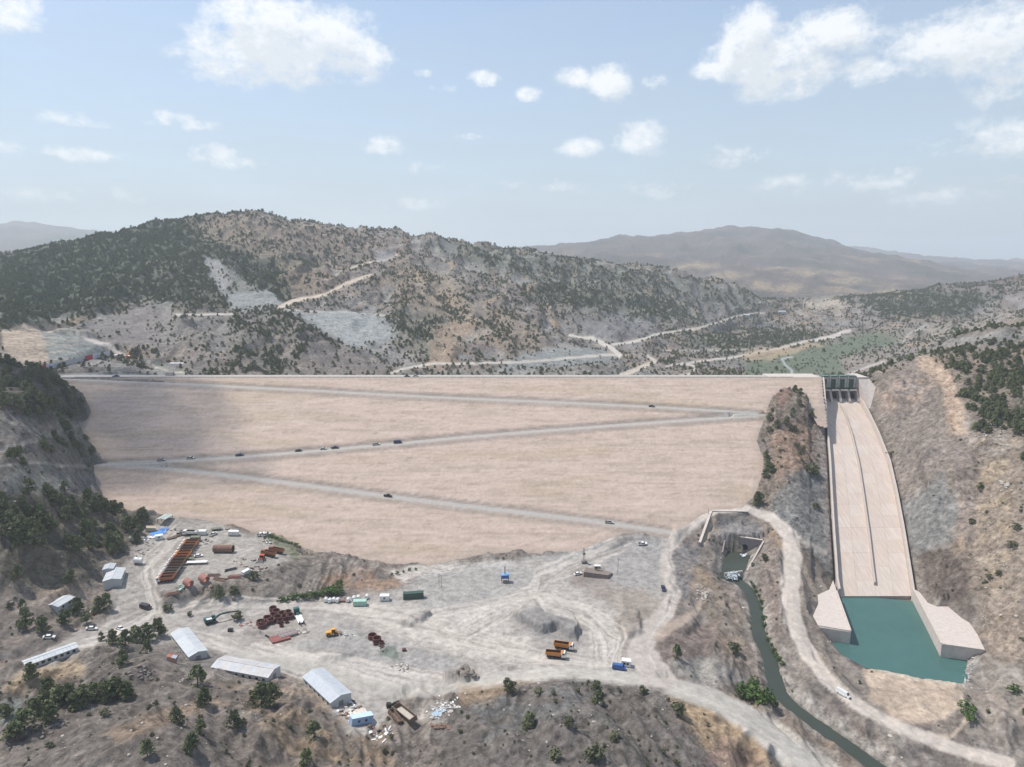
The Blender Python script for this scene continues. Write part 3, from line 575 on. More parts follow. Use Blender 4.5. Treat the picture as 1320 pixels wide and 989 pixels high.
paint([(1205,455),(1320,412),(1320,560),(1260,560),(1235,500)], (138,124,112), 8, .7, veg=1.15)
# below the basin
paint([(1112,860),(1150,866),(1232,880),(1240,910),(1200,935),(1160,930),(1122,905)], (198,178,158), 4, .95, veg=.03, peb=.4)
paint([(1110,855),(1230,876),(1232,884),(1150,872)], (212,198,180), 2, .8, veg=0)
paint([(1240,850),(1320,860),(1320,989),(1250,960),(1235,900)], (158,148,138), 6, .85, veg=.08)
paint([(1236,870),(1260,845),(1256,862),(1245,888)], (196,190,182), 3, .9, peb=1)
stroke([(1165,920),(1185,918),(1180,900)], 3, (208,188,166), 1.5, .7); stroke([(1235,880),(1245,930),(1225,950),(1160,945)], [4,5,6,6], (204,186,166), 2, .7)
stroke([(1262,850),(1275,900),(1300,970)], 3, (180,170,160), 1.5, .5); stroke([(1272,845),(1320,880)], 5, (182,172,162), 2, .6)
# near hills
paint([(0,880),(60,860),(130,830),(200,855),(300,880),(400,900),(470,960),(540,940),(580,989),(0,989)], (129,120,112), 8, .85, veg=.36, peb=1)
paint([(20,870),(100,850),(110,868),(60,885),(0,895)], (186,164,134), 6, .7, veg=.15)
paint([(130,945),(180,925),(260,900),(300,905),(220,930),(150,960)], (176,152,128), 6, .6, veg=.1)
paint([(280,880),(400,890),(470,950),(520,989),(380,989),(330,930)], (168,146,120), 10, .6, veg=.35, thr=-.15, seed=9)
paint([(0,905),(30,900),(22,930),(0,935)], (148,154,148), 4, .7)
paint([(570,900),(640,885),(740,875),(850,890),(930,940),(990,989),(560,989)], (122,115,109), 7, .9, veg=.5, peb=1)
paint([(640,890),(740,880),(780,900),(700,930),(620,960),(600,920)], (128,128,126), 10, .6, veg=.3, thr=-.1)
paint([(860,900),(920,915),(970,950),(1000,989),(930,989),(890,940)], (192,166,134), 6, .8, veg=.1)
paint([(930,950),(990,989),(900,989)], (128,108,104), 8, .7)
paint([(590,885),(680,880),(640,900),(590,910)], (172,148,122), 6, .7, veg=.2)
paint([(540,900),(590,905),(570,935),(530,930)], (186,178,168), 5, .6)
stroke([(905,665),(925,656),(962,655),(995,668),(1018,690),(1022,720),(1018,760),(1022,800),(1040,840),(1065,875),(1110,912),(1160,938),(1230,965),(1300,985)], [10,9,9,13,20,24,24,22,20,18,16,16,17,19], (206,194,182), 2, .95)
stroke([(905,665),(925,656),(962,655),(995,668),(1018,690)], [9,9,9,13,17], (204,193,182), 2, .9)
stroke([(1018,690),(1040,700),(1062,712)], [8,8,10], (178,168,158), 2, .7)
# river banks
d_ = np.full(X.shape, 99.); I = sub((RD < 420) & (X > 60) & (X < 260)); dd, hw = dline(X[I], Y[I], RIVW, RIVH); a = 1-sstep(dd-hw, .2, 2.5); mixc(sstep(6-(dd-hw), 0, 3)*(Y[I] < 372)*sstep(n3[I], -.4, .2)*.55, (184,176,165), I); mixc(a*.7, (112,108,98), I); VEG[I] *= 1-a
VEG *= 1-.8*gully*(VEG < .95)
VEG *= (sstep(-n2, -.45, .15)*.5+.6)
COL *= (1+.22*n3+.12*n2)[..., None]; COL *= ALB

def srgb(*c): return tuple(float(v) for v in lin(c))+(1,)
def mat(name, base, rough=.85, metal=0, var=.12, scale=1.2, bump=.0, bscale=6, **kw):
    m = bpy.data.materials.new(name); m.use_nodes = True; t = m.node_tree; b = t.nodes['Principled BSDF']
    b.inputs['Roughness'].default_value = rough; b.inputs['Metallic'].default_value = metal
    for k_, v_ in kw.items(): b.inputs[k_.replace('_', ' ')].default_value = v_
    if isinstance(base, str):
        src = t.nodes.new('ShaderNodeAttribute'); src.attribute_name = base; colr = src.outputs['Color']
    else:
        src = t.nodes.new('ShaderNodeRGB'); src.outputs[0].default_value = base if len(base) == 4 else tuple(base)+(1,); colr = src.outputs[0]
    co = t.nodes.new('ShaderNodeTexCoord'); nz_ = t.nodes.new('ShaderNodeTexNoise'); nz_.inputs['Scale'].default_value = scale; nz_.inputs['Detail'].default_value = 6; nz_.inputs['Roughness'].default_value = .65
    t.links.new(co.outputs['Object'], nz_.inputs['Vector'])
    mr = t.nodes.new('ShaderNodeMapRange'); mr.inputs[1].default_value = .25; mr.inputs[2].default_value = .75; mr.inputs[3].default_value = 1-var; mr.inputs[4].default_value = 1+var
    t.links.new(nz_.outputs['Fac'], mr.inputs[0])
    vm = t.nodes.new('ShaderNodeVectorMath'); vm.operation = 'SCALE'; t.links.new(colr, vm.inputs[0]); t.links.new(mr.outputs[0], vm.inputs['Scale']); t.links.new(vm.outputs[0], b.inputs['Base Color'])
    if bump:
        n2_ = t.nodes.new('ShaderNodeTexNoise'); n2_.inputs['Scale'].default_value = bscale; n2_.inputs['Detail'].default_value = 5; t.links.new(co.outputs['Object'], n2_.inputs['Vector'])
        bp = t.nodes.new('ShaderNodeBump'); bp.inputs['Strength'].default_value = 1; bp.inputs['Distance'].default_value = bump; t.links.new(n2_.outputs['Fac'], bp.inputs['Height']); t.links.new(bp.outputs[0], b.inputs['Normal'])
    return m
def gridmesh(name, XX, YY, ZZ, keep=None, attr=None, smooth=True):
    nx, ny = XX.shape; co = np.stack([XX, YY, ZZ], -1).reshape(-1, 3).astype(np.float32)
    idx = np.arange(nx*ny).reshape(nx, ny); f = np.stack([idx[:-1, :-1], idx[1:, :-1], idx[1:, 1:], idx[:-1, 1:]], -1).reshape(-1, 4)
    if keep is not None: f = f[keep.reshape(-1)]
    used = None
    if keep is not None:
        used = np.unique(f); mp_ = np.full(nx*ny, -1); mp_[used] = np.arange(len(used)); f = mp_[f]; co = co[used]
    me = bpy.data.meshes.new(name); me.vertices.add(len(co)); me.vertices.foreach_set('co', co.ravel()); me.loops.add(f.size); me.loops.foreach_set('vertex_index', f.astype(np.int32).ravel())
    me.polygons.add(len(f)); me.polygons.foreach_set('loop_start', np.arange(0, f.size, 4, dtype=np.int32)); me.polygons.foreach_set('loop_total', np.full(len(f), 4, np.int32))
    me.update(calc_edges=True)
    if smooth: me.polygons.foreach_set('use_smooth', np.ones(len(f), bool))
    for an, av in (attr or {}).items():
        av = av.reshape(nx*ny, -1); av = av[used] if used is not None else av
        if av.shape[1] == 3:
            at = me.attributes.new(an, 'FLOAT_COLOR', 'POINT'); at.data.foreach_set('color', np.concatenate([np.clip(av, 0, 1), np.ones((len(av), 1))], 1).astype(np.float32).ravel())
        else:
            at = me.attributes.new(an, 'FLOAT', 'POINT'); at.data.foreach_set('value', av.astype(np.float32).ravel())
    return me
def put(name, me, mats, parent=None, loc=None):
    o = bpy.data.objects.new(name, me); col.objects.link(o)
    for m_ in (mats if isinstance(mats, (list, tuple)) else [mats]): me.materials.append(m_)
    if parent: o.parent = parent
    if loc is not None: o.location = loc
    return o
def tag(o, label=None, cat=None, group=None, kind=None):
    for k_, v_ in (('label', label), ('category', cat), ('group', group), ('kind', kind)):
        if v_: o[k_] = v_
    return o
def empty(name, loc=(0, 0, 0), rz=0, label=None, cat=None, group=None):
    o = bpy.data.objects.new(name, None); col.objects.link(o); o.location = loc; o.rotation_euler = (0, 0, rz); o.empty_display_size = .5
    return tag(o, label, cat, group)

# ground material: soil colour from the mesh, pebbles and grit from noise
gmat = mat('soil', 'Col', rough=.95, var=.10, scale=.9, Specular_IOR_Level=.15)
t = gmat.node_tree; b = t.nodes['Principled BSDF']
base_link = b.inputs['Base Color'].links[0].from_socket
co = [n_ for n_ in t.nodes if n_.type == 'TEX_COORD'][0]
pe = t.nodes.new('ShaderNodeAttribute'); pe.attribute_name = 'Peb'
def tm(op, a, b_=None, clamp=False):
    n_ = t.nodes.new('ShaderNodeMath'); n_.operation = op; n_.use_clamp = clamp
    for i_, v_ in enumerate((a, b_)):
        if v_ is None: continue
        if isinstance(v_, (int, float)): n_.inputs[i_].default_value = v_
        else: t.links.new(v_, n_.inputs[i_])
    return n_.outputs[0]
na = t.nodes.new('ShaderNodeTexNoise'); na.inputs['Scale'].default_value = .35; na.inputs['Detail'].default_value = 8; na.inputs['Roughness'].default_value = .72; t.links.new(co.outputs['Object'], na.inputs['Vector'])
vo = t.nodes.new('ShaderNodeTexVoronoi'); vo.inputs['Scale'].default_value = .55; t.links.new(co.outputs['Object'], vo.inputs['Vector'])
vg = t.nodes.new('ShaderNodeAttribute'); vg.attribute_name = 'Veg'
sp = t.nodes.new('ShaderNodeMapRange'); sp.inputs[1].default_value = .36; sp.inputs[2].default_value = .64; sp.inputs[3].default_value = -.58; sp.inputs[4].default_value = .52; sp.clamp = True; t.links.new(na.outputs['Fac'], sp.inputs[0])
fac = tm('ADD', 1.0, tm('MULTIPLY', sp.outputs[0], tm('ADD', tm('MULTIPLY', pe.outputs['Fac'], .85), .12)))
v2 = t.nodes.new('ShaderNodeVectorMath'); v2.operation = 'SCALE'; t.links.new(base_link, v2.inputs[0]); t.links.new(fac, v2.inputs['Scale'])
# tufts of dry scrub
nb = t.nodes.new('ShaderNodeTexNoise'); nb.inputs['Scale'].default_value = .045; nb.inputs['Detail'].default_value = 2; t.links.new(co.outputs['Object'], nb.inputs['Vector'])
tuft = tm('MULTIPLY', tm('MULTIPLY', tm('LESS_THAN', vo.outputs['Distance'], .36), tm('GREATER_THAN', nb.outputs['Fac'], .48)), tm('MULTIPLY', vg.outputs['Fac'], .9, clamp=True))
mm = t.nodes.new('ShaderNodeMix'); mm.data_type = 'RGBA'; mm.inputs['B'].default_value = (.075, .078, .05, 1); t.links.new(v2.outputs[0], mm.inputs['A']); t.links.new(tm('MULTIPLY', tuft, .75), mm.inputs['Factor'])
# woods on the far ranges as dark grain
v3 = t.nodes.new('ShaderNodeTexVoronoi'); v3.inputs['Scale'].default_value = .055; t.links.new(co.outputs['Object'], v3.inputs['Vector'])
fa = t.nodes.new('ShaderNodeAttribute'); fa.attribute_name = 'Far'
fm = tm('MULTIPLY', tm('LESS_THAN', v3.outputs['Distance'], .42), fa.outputs['Fac'])
nd_ = t.nodes.new('ShaderNodeTexNoise'); nd_.inputs['Scale'].default_value = .09; nd_.inputs['Detail'].default_value = 7; nd_.inputs['Roughness'].default_value = .7; t.links.new(co.outputs['Object'], nd_.inputs['Vector'])
mrd = t.nodes.new('ShaderNodeMapRange'); mrd.inputs[1].default_value = .32; mrd.inputs[2].default_value = .68; mrd.inputs[3].default_value = -.34; mrd.inputs[4].default_value = .30; t.links.new(nd_.outputs['Fac'], mrd.inputs[0])
vd = t.nodes.new('ShaderNodeVectorMath'); vd.operation = 'SCALE'; t.links.new(mm.outputs['Result'], vd.inputs[0]); t.links.new(tm('ADD', 1.0, tm('MULTIPLY', mrd.outputs[0], tm('ADD', tm('MULTIPLY', pe.outputs['Fac'], .9), .08))), vd.inputs['Scale'])
m3 = t.nodes.new('ShaderNodeMix'); m3.data_type = 'RGBA'; m3.inputs['B'].default_value = (.05, .06, .04, 1); t.links.new(vd.outputs[0], m3.inputs['A']); t.links.new(tm('MULTIPLY', fm, .8), m3.inputs['Factor'])
t.links.new(m3.outputs['Result'], b.inputs['Base Color'])
bp = t.nodes.new('ShaderNodeBump'); bp.inputs['Strength'].default_value = 1; bp.inputs['Distance'].default_value = 1.3
t.links.new(tm('MULTIPLY', na.outputs['Fac'], tm('ADD', tm('MULTIPLY', pe.outputs['Fac'], 1.1), .15)), bp.inputs['Height']); t.links.new(bp.outputs[0], b.inputs['Normal'])
FAR = sstep(RD, 1900, 2600)*np.clip(VEG*1.2, 0, 1)
keep = None
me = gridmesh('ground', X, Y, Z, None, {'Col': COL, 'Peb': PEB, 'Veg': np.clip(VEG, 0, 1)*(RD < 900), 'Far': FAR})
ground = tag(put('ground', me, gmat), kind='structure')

# ------------------------------------------------------------------ the embankment dam
gx = np.arange(-385, 262, 1.15); gy = np.arange(352, DAM_Y1+.01, 1.08); gy[-1] = DAM_Y1
DX, DY = np.meshgrid(gx, gy, indexing='ij')
off, rd = berm(DX, DY)
sdd = sdpoly(DX, DY, DP)
dz = damz(DY)+off+(fbm(DX/9, DY/5, 3, 601)*.28+noise(DX/2.2, DY/2.2, 604)*.10)*(1-rd)*np.clip((DAM_Y1-DY)/3, 0, 1)
dc = np.zeros(DX.shape+(3,)); dc[:] = lin((216, 197, 182))
def mxd(a, c):
    global dc
    dc = dc+a[..., None]*(lin(c)-dc)
s1 = fbm(DX/55, DY/5.5, 4, 611); s2 = fbm(DX/130, DY/16, 3, 621); s3 = fbm(DX/18, DY/2.0, 3, 631)
mxd(sstep(s1, .0, .5)*.75, (196, 180, 164)); mxd(sstep(-s1, .0, .5)*.75, (226, 206, 192)); mxd(sstep(s2, .0, .45)*.6, (204, 186, 162)); mxd(sstep(s3, .05, .45)*.5, (182, 167, 152)); mxd(sstep(-s3, .15, .5)*.5, (230,214,202))
lift = np.abs(((damz(DY)+s2*.8) % 4.6)-2.3); mxd((1-sstep(lift, .1, .45))*sstep(fbm(DX/40, DY/8, 3, 661), -.1, .2)*.35, (176,160,144))
mxd(sstep(fbm(DX/3, DY/2.4, 2, 671), .25, .5)*.25, (168,154,142)); mxd(sstep(-fbm(DX/4, DY/3, 2, 675), .25, .5)*.2, (238,224,212))
mxd(sstep(fbm(DX/9, DY/4, 3, 645), .3, .5)*.4, (166, 152, 138))
mxd(sstep(-sdd, 0, 1)*0+(1-sstep(-sdd, 0, 5))*.5, (186,172,158))
for r in ROADS_DAMW:
    a_ = np.array(r); a_ = a_[np.argsort(a_[:, 0])]; yc = np.interp(DX, a_[:, 0], a_[:, 1], left=1e6, right=1e6); t_ = DY-yc
    mxd((1-sstep(np.abs(t_+4.2+s3*2), .5, 1.6))*.3, (186,176,164)); mxd((1-sstep(np.abs(t_-3.6), .3, 1.0))*.5, (150,144,136))
mxd(rd*.95, (188,187,182)); mxd(rd*sstep(noise(DX/6, DY/1.5, 640), 0, .6)*.4, (194,190,184))
dc *= np.array([.90, .865, .845]); dc *= (1+.07*fbm(DX/2.5, DY/2.5, 2, 650))[..., None]; dc *= ALB
cm = sdd; kc = (cm[:-1, :-1] < 5) & (sdpoly(DX[:-1, :-1], DY[:-1, :-1], CHP) > 2.2)
me = gridmesh('rock_face', DX, DY, dz, kc, {'Col': dc})
dmat = mat('rockfill', 'Col', rough=.95, var=.13, scale=.5, bump=.3, bscale=1.1, Specular_IOR_Level=.1)
dam = empty('embankment_dam', (0, DAM_Y0, 0), 0, 'huge pale pinkish rockfill dam with zigzag roads across its face', 'dam')
face = put('rock_face', me, dmat); face.location = (0, -DAM_Y0, 0); face.parent = dam
for o_ in (face,): pass

class MB:
    def __init__(s): s.v = []; s.f = []; s.m = []; s.sm = []
    def add(s, vs, fs, m=0, sm=False):
        k_ = len(s.v); s.v += [tuple(map(float, v)) for v in vs]; s.f += [tuple(i+k_ for i in f) for f in fs]; s.m += [m]*len(fs); s.sm += [sm]*len(fs); return s
    def hexa(s, b, t_, m=0):        # four bottom, four top corners
        return s.add(list(b)+list(t_), [(3,2,1,0),(4,5,6,7),(0,1,5,4),(1,2,6,5),(2,3,7,6),(3,0,4,7)], m)
    def box(s, x0, x1, y0, y1, z0, z1, m=0, taper=0, rz=0, cx=0, cy=0):
        b = [(x0,y0,z0),(x1,y0,z0),(x1,y1,z0),(x0,y1,z0)]; q = taper; t_ = [(x0+q,y0+q,z1),(x1-q,y0+q,z1),(x1-q,y1-q,z1),(x0+q,y1-q,z1)]
        if rz:
            c_, s_ = math.cos(rz), math.sin(rz); R = lambda p: (cx+(p[0]-cx)*c_-(p[1]-cy)*s_, cy+(p[0]-cx)*s_+(p[1]-cy)*c_, p[2]); b = [R(p) for p in b]; t_ = [R(p) for p in t_]
        return s.hexa(b, t_, m)
    def tube(s, a, b, r, n=8, m=0, r2=None, caps=True, sm=True):
        a = Vector(a); b = Vector(b); d = (b-a).normalized(); u = d.orthogonal().normalized(); w_ = d.cross(u); r2 = r if r2 is None else r2
        vs = [a+(u*math.cos(2*math.pi*i/n)+w_*math.sin(2*math.pi*i/n))*r for i in range(n)]+[b+(u*math.cos(2*math.pi*i/n)+w_*math.sin(2*math.pi*i/n))*r2 for i in range(n)]
        s.add(vs, [(i, (i+1) % n, n+(i+1) % n, n+i) for i in range(n)], m, sm)
        if caps: s.add(vs, [tuple(range(n))[::-1], tuple(range(n, 2*n))], m)
        return s
    def beam(s, a, b, w_, h, m=0):
        a = Vector(a); b = Vector(b); d = (b-a).normalized(); up = Vector((0,0,1)) if abs(d.z) < .95 else Vector((1,0,0)); sd_ = d.cross(up).normalized()*(w_/2); up = sd_.cross(d).normalized()*(h/2)
        return s.hexa([a-sd_-up, a+sd_-up, b+sd_-up, b-sd_-up], [a-sd_+up, a+sd_+up, b+sd_+up, b-sd_+up], m)
    def prism(s, prof, y0, y1, m=0, axis='y'):   # outline in x,z swept along y
        n = len(prof); vs = [(p[0], y0, p[1]) for p in prof]+[(p[0], y1, p[1]) for p in prof]
        if axis == 'x': vs = [(v[1], v[0], v[2]) for v in vs]
        return s.add(vs, [tuple(range(n)), tuple(range(n, 2*n))[::-1]]+[(i, n+i, n+(i+1) % n, (i+1) % n) for i in range(n)], m)
    def mesh(s, name):
        me_ = bpy.data.meshes.new(name); me_.from_pydata(s.v, [], s.f); me_.polygons.foreach_set('material_index', s.m); me_.polygons.foreach_set('use_smooth', s.sm)
        import bmesh
        bm = bmesh.new(); bm.from_mesh(me_); bmesh.ops.recalc_face_normals(bm, faces=bm.faces[:]); bm.to_mesh(me_); bm.free()
        return me_
    def build(s, name, mats, parent=None, loc=None): return put(name, s.mesh(name), mats, parent, loc)

M_conc = mat('concrete', srgb(184,172,162), .9, var=.10, scale=.35, bump=.03, bscale=2); M_conc2 = mat('pale_concrete', srgb(192,180,170), .9, var=.15, scale=.5)
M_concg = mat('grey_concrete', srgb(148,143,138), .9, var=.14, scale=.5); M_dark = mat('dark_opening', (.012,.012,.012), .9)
# crest: paved strip, back face, kerb
cr = MB(); cr.hexa([(cx0-6,516.3,-8+CREST),(cx1,516.3,-8+CREST),(cx1,527,-8+CREST),(cx0-6,527,-8+CREST)],[(cx0-6,516,CREST+.02),(cx1,516,CREST+.02),(cx1,527,CREST+.02),(cx0-6,527,CREST+.02)])
cr.hexa([(cx0,527.1,CREST-38),(cx1-30,527.1,CREST-38),(cx1-30,590,CREST-38),(cx0,590,CREST-38)],[(cx0,527,CREST-.1),(cx1-30,527,CREST-.1),(cx1-30,528,CREST-.2),(cx0,528,CREST-.2)])
mc = mat('crest_gravel', tuple(lin((188,180,172))*ALB), .95, var=.15, scale=.3)
o = cr.build('crest_road', mc); o.location = (0, -DAM_Y0, 0); o.parent = dam
kb = MB()
xk = cx0+8
while xk < cx1-62: kb.box(xk, xk+5.6, 516.25, 516.65, CREST, CREST+.45); xk += 6
o = kb.build('kerb_stones', mc); o.location = (0, -DAM_Y0, 0); o.parent = dam; o['kind'] = 'stuff'

# ------------------------------------------------------------------ water
def water(name, colr, rough=.08, bump=.05, sc=1.2):
    m_ = mat(name, colr, rough, var=.10, scale=.06, bump=bump, bscale=sc); m_.node_tree.nodes['Principled BSDF'].inputs['IOR'].default_value = 1.33; m_.node_tree.nodes['Principled BSDF'].inputs['Specular IOR Level'].default_value = .25; return m_
M_teal = water('teal_water', (.060,.132,.118,1), .08, .12, .8); M_riv = water('river_water', (.052,.062,.050,1), .12, .08, 1.4); M_foam = mat('foam', (.8,.84,.86,1), .6, var=.2, scale=2, bump=.2, bscale=5)
bw = MB(); cxb = np.mean([p[0] for p in BASIN]); cyb = np.mean([p[1] for p in BASIN])
P_ = [(cxb+(p[0]-cxb)*1.12, cyb+(p[1]-cyb)*1.12, WZ) for p in BASIN]; P_[0] = BASIN[0]; P_[1] = BASIN[1]
bw.add(P_, [tuple(range(len(P_)))]); tag(bw.build('basin_water', M_teal), kind='structure')
rv = MB(); L_, R_ = [], []
pts = [Vector(p) for p in RIVW]
sm_ = []
for i in range(len(pts)-1):
    for k_ in range(5):
        t_ = k_/5; p0, p1, p2, p3 = pts[max(i-1,0)], pts[i], pts[i+1], pts[min(i+2,len(pts)-1)]
        q = .5*((2*p1)+(p2-p0)*t_+(2*p0-5*p1+4*p2-p3)*t_*t_+(3*p1-p0-3*p2+p3)*t_**3); q.z = p1.z*(1-t_)+p2.z*t_
        sm_.append((q, RIVH[i]*(1-t_)+RIVH[i+1]*t_))
for i, (q, h_) in enumerate(sm_):
    a_ = sm_[max(i-1, 0)][0]; b_ = sm_[min(i+1, len(sm_)-1)][0]; d = (b_-a_); d.z = 0; d.normalize(); s_ = Vector((-d.y, d.x, 0))
    L_.append(q+s_*(h_+1.6)); R_.append(q-s_*(h_+1.6))
k_ = len(L_)
rv.add(L_+R_, [(i, k_+i, k_+i+1, i+1) for i in range(k_-1)], 0, True); tag(rv.build('river', M_riv), kind='structure')

# ------------------------------------------------------------------ haze
hz = MB(); hz.box(-15500, 15500, -300, 16500, -60, 620)
hm = bpy.data.materials.new('haze_air'); hm.use_nodes = True; ht = hm.node_tree
for n_ in list(ht.nodes): ht.nodes.remove(n_)
pv = ht.nodes.new('ShaderNodeVolumePrincipled'); ho = ht.nodes.new('ShaderNodeOutputMaterial'); ht.links.new(pv.outputs[0], ho.inputs['Volume'])
pv.inputs['Density'].default_value = 1.2e-4; pv.inputs['Color'].default_value = (.90,.96,1,1); pv.inputs['Anisotropy'].default_value = .2
haze = tag(hz.build('haze', hm), kind='stuff')
# ------------------------------------------------------------------ spillway
def E(Pn, y): a_ = np.array(Pn); a_ = a_[np.argsort(a_[:, 1])]; return float(np.interp(y, a_[:, 1], a_[:, 0]))
sp = empty('spillway_chute', (E(CH_M, 425), 425, chz(425)), 0, 'long pale concrete spillway chute with two lanes running down to the teal pool', 'spillway')
SO = np.array([E(CH_M, 425), 425, chz(425)])
def rel_(v): return tuple(np.array(v)-SO)
ys = np.linspace(CH_L[0][1], SP_Y0+.2, 20)
slab_m = [mat('slab_%s' % s_, srgb(*c_), .9, var=.2, scale=.45, bump=.02, bscale=1.5) for s_, c_ in (('a', (194,179,167)), ('b', (192,176,164)), ('c', (196,182,170)), ('d', (193,177,163)))]
for m_ in slab_m:      # run marks down the slope
    t_ = m_.node_tree; nz_ = [n_ for n_ in t_.nodes if n_.type == 'TEX_NOISE'][0]; mp_ = t_.nodes.new('ShaderNodeMapping'); mp_.inputs['Scale'].default_value = (3.2, .22, .22); t_.links.new([n_ for n_ in t_.nodes if n_.type == 'TEX_COORD'][0].outputs['Object'], mp_.inputs[0]); t_.links.new(mp_.outputs[0], nz_.inputs['Vector'])
for i in range(len(ys)-1):
    y1, y0 = ys[i], ys[i+1]
    for (A, B) in ((CH_L, CH_M), (CH_M, CH_R)):
        for k in range(2):
            f0, f1 = k/2, (k+1)/2; q = MB(); g_ = .035; h_ = random.uniform(0, .05)
            def X_(f, y): a_, b_ = E(A, y), E(B, y); return a_*(1-f)+b_*f
            c = [(X_(f0, y0)+g_, y0+g_, chz(y0)), (X_(f1, y0)-g_, y0+g_, chz(y0)), (X_(f1, y1)-g_, y1-g_, chz(y1)), (X_(f0, y1)+g_, y1-g_, chz(y1))]
            q.hexa([rel_((p[0], p[1], p[2]-.8)) for p in c], [rel_((p[0], p[1], p[2]+h_)) for p in c]); q.build('slab', random.choice(slab_m), sp)
def strip(name, Pn, x0, x1, hb, ht, m_, ya=None, yb=None, n=24, par=None):
    HB, HT = hb, ht; q = MB(); yy = np.linspace(CH_L[0][1] if ya is None else ya, SP_Y0 if yb is None else yb, n)
    for a_, b_ in zip(yy[:-1], yy[1:]):
        xa, xb = E(Pn, a_), E(Pn, b_); ha = float(wallh(a_)) if ht == 'tall' else ht; hc = float(wallh(b_)) if ht == 'tall' else ht
        q.hexa([rel_((xb+x0, b_, chz(b_)+hb)), rel_((xb+x1, b_, chz(b_)+hb)), rel_((xa+x1, a_, chz(a_)+hb)), rel_((xa+x0, a_, chz(a_)+hb))],
               [rel_((xb+x0, b_, chz(b_)+hc)), rel_((xb+x1, b_, chz(b_)+hc)), rel_((xa+x1, a_, chz(a_)+ha)), rel_((xa+x0, a_, chz(a_)+ha))])
    return q.build(name, m_, par or sp)
strip('side_wall', CH_L, -1.3, -.1, -2.5, 'tall', M_conc2); strip('side_wall', CH_R, .1, 1.3, -2.5, 4.0, M_conc2)
strip('divider_wall', CH_M, -.45, .45, -.5, 1.9, M_conc, 505, 341)
strip('base_slab', CH_M, -12, 12, -2.4, -1.0, M_concg, 512, 336)
q = MB(); xl, xr = E(CH_L, SP_Y0), E(CH_R, SP_Y0); q.hexa([rel_((xl, SP_Y0-.9, -14)), rel_((xr, SP_Y0-.9, -14)), rel_((xr, SP_Y0, -14)), rel_((xl, SP_Y0, -14))], [rel_((xl, SP_Y0-.9, -9.2)), rel_((xr, SP_Y0-.9, -9.2)), rel_((xr, SP_Y0, -9.2)), rel_((xl, SP_Y0, -9.2))]); q.build('end_sill', M_conc, sp)
# gate house
gx0, gx1 = PY(1058, 500, 516)[0], PY(1104, 500, 516)[0]
gt = empty('gate_structure', ((gx0+gx1)/2, 518, 57), 0, 'dark green steel gate hoists on concrete piers at the head of the spillway', 'spillway gates')
M_green = mat('dark_green_steel', srgb(40,66,56), .6, .1, var=.25, scale=1.5); M_greenl = mat('green_steel', srgb(92,122,108), .6, .1, var=.2, scale=1.5)
W_ = gx1-gx0; ax = -W_/2; bay = W_/4
for k in range(5):
    q = MB(); x = ax+k*bay; q.add([(x-.8,-8,-4),(x+.8,-8,-4),(x+.8,9,-4),(x-.8,9,-4),(x-.8,-8,1.5),(x+.8,-8,1.5),(x+.8,9,11),(x-.8,9,11),(x-.8,-3,9.5),(x+.8,-3,9.5)],
        [(0,1,2,3),(0,4,5,1),(4,8,9,5),(8,7,6,9),(2,6,7,3),(0,3,7,8,4),(1,5,9,6,2)]); q.build('pier', M_conc, gt)
for k in range(4):
    x = ax+(k+.5)*bay; q = MB()
    n_ = 6
    for i in range(n_):      # curved radial gate leaf
        a0, a1 = math.radians(-50+i*80/n_), math.radians(-50+(i+1)*80/n_); r_ = 7
        p = lambda a_: (5-r_*math.cos(a_)+0, 2.8+r_*math.sin(a_))
        (ya, za), (yb, zb) = p(a0), p(a1); q.hexa([(x-bay/2+.85, ya, za), (x+bay/2-.85, ya, za), (x+bay/2-.85, ya+.3, za), (x-bay/2+.85, ya+.3, za)], [(x-bay/2+.85, yb, zb), (x+bay/2-.85, yb, zb), (x+bay/2-.85, yb+.3, zb), (x-bay/2+.85, yb+.3, zb)])
    gl = q.build('gate_leaf', M_dark if k % 2 else mat('rust_dark_steel', srgb(70,62,60), .7), gt)
    q = MB(); q.box(x-bay/2+.9, x+bay/2-.9, -5.2, -2.6, 9.0, 9.9); q.build('service_platform', M_conc2, gt)
    q = MB(); hw_ = bay/2-.7
    for sx_ in (-1, 1):
        for yy in (-1.8, 3): q.box(x+sx_*hw_-.2, x+sx_*hw_+.2, yy-.2, yy+.2, 9.6, 20.0)
        q.beam((x+sx_*hw_, -1.8, 10.2), (x+sx_*hw_, 3, 17.5), .2, .2)
    q.box(x-hw_, x+hw_, -1.9, -1.6, 13.6, 14.1); q.box(x-hw_, x+hw_, -2, 3.2, 19.5, 20.2)
    fr = q.build('hoist_frame', M_greenl, gt)
    q = MB(); q.box(x-hw_+.25, x+hw_*.35, -1.95, 2.6, 9.95, 19.2); q.build('hoist_panel', M_green, gt)
    q = MB(); q.box(x+hw_*.4, x+hw_-.3, -.5, 2.6, 9.95, 15.5); q.build('hoist_housing', M_concg if k % 2 else M_green, gt)
q = MB(); q.box(ax-1, -ax+1, 3.5, 9, 17.9, 18.7); q.build('bridge_deck', M_conc2, gt)
q = MB()
for i in range(16): q.box(ax-1+i*(W_+1.8)/15, ax-.9+i*(W_+1.8)/15, 3.5, 3.6, 18.7, 19.8)
q.box(ax-1, -ax+1, 3.5, 3.6, 19.7, 19.8); q.build('railing', M_greenl, gt)
q = MB(); q.box(ax, -ax, 7.5, 9, -4, 17.8); q.build('bay_back', M_dark, gt)
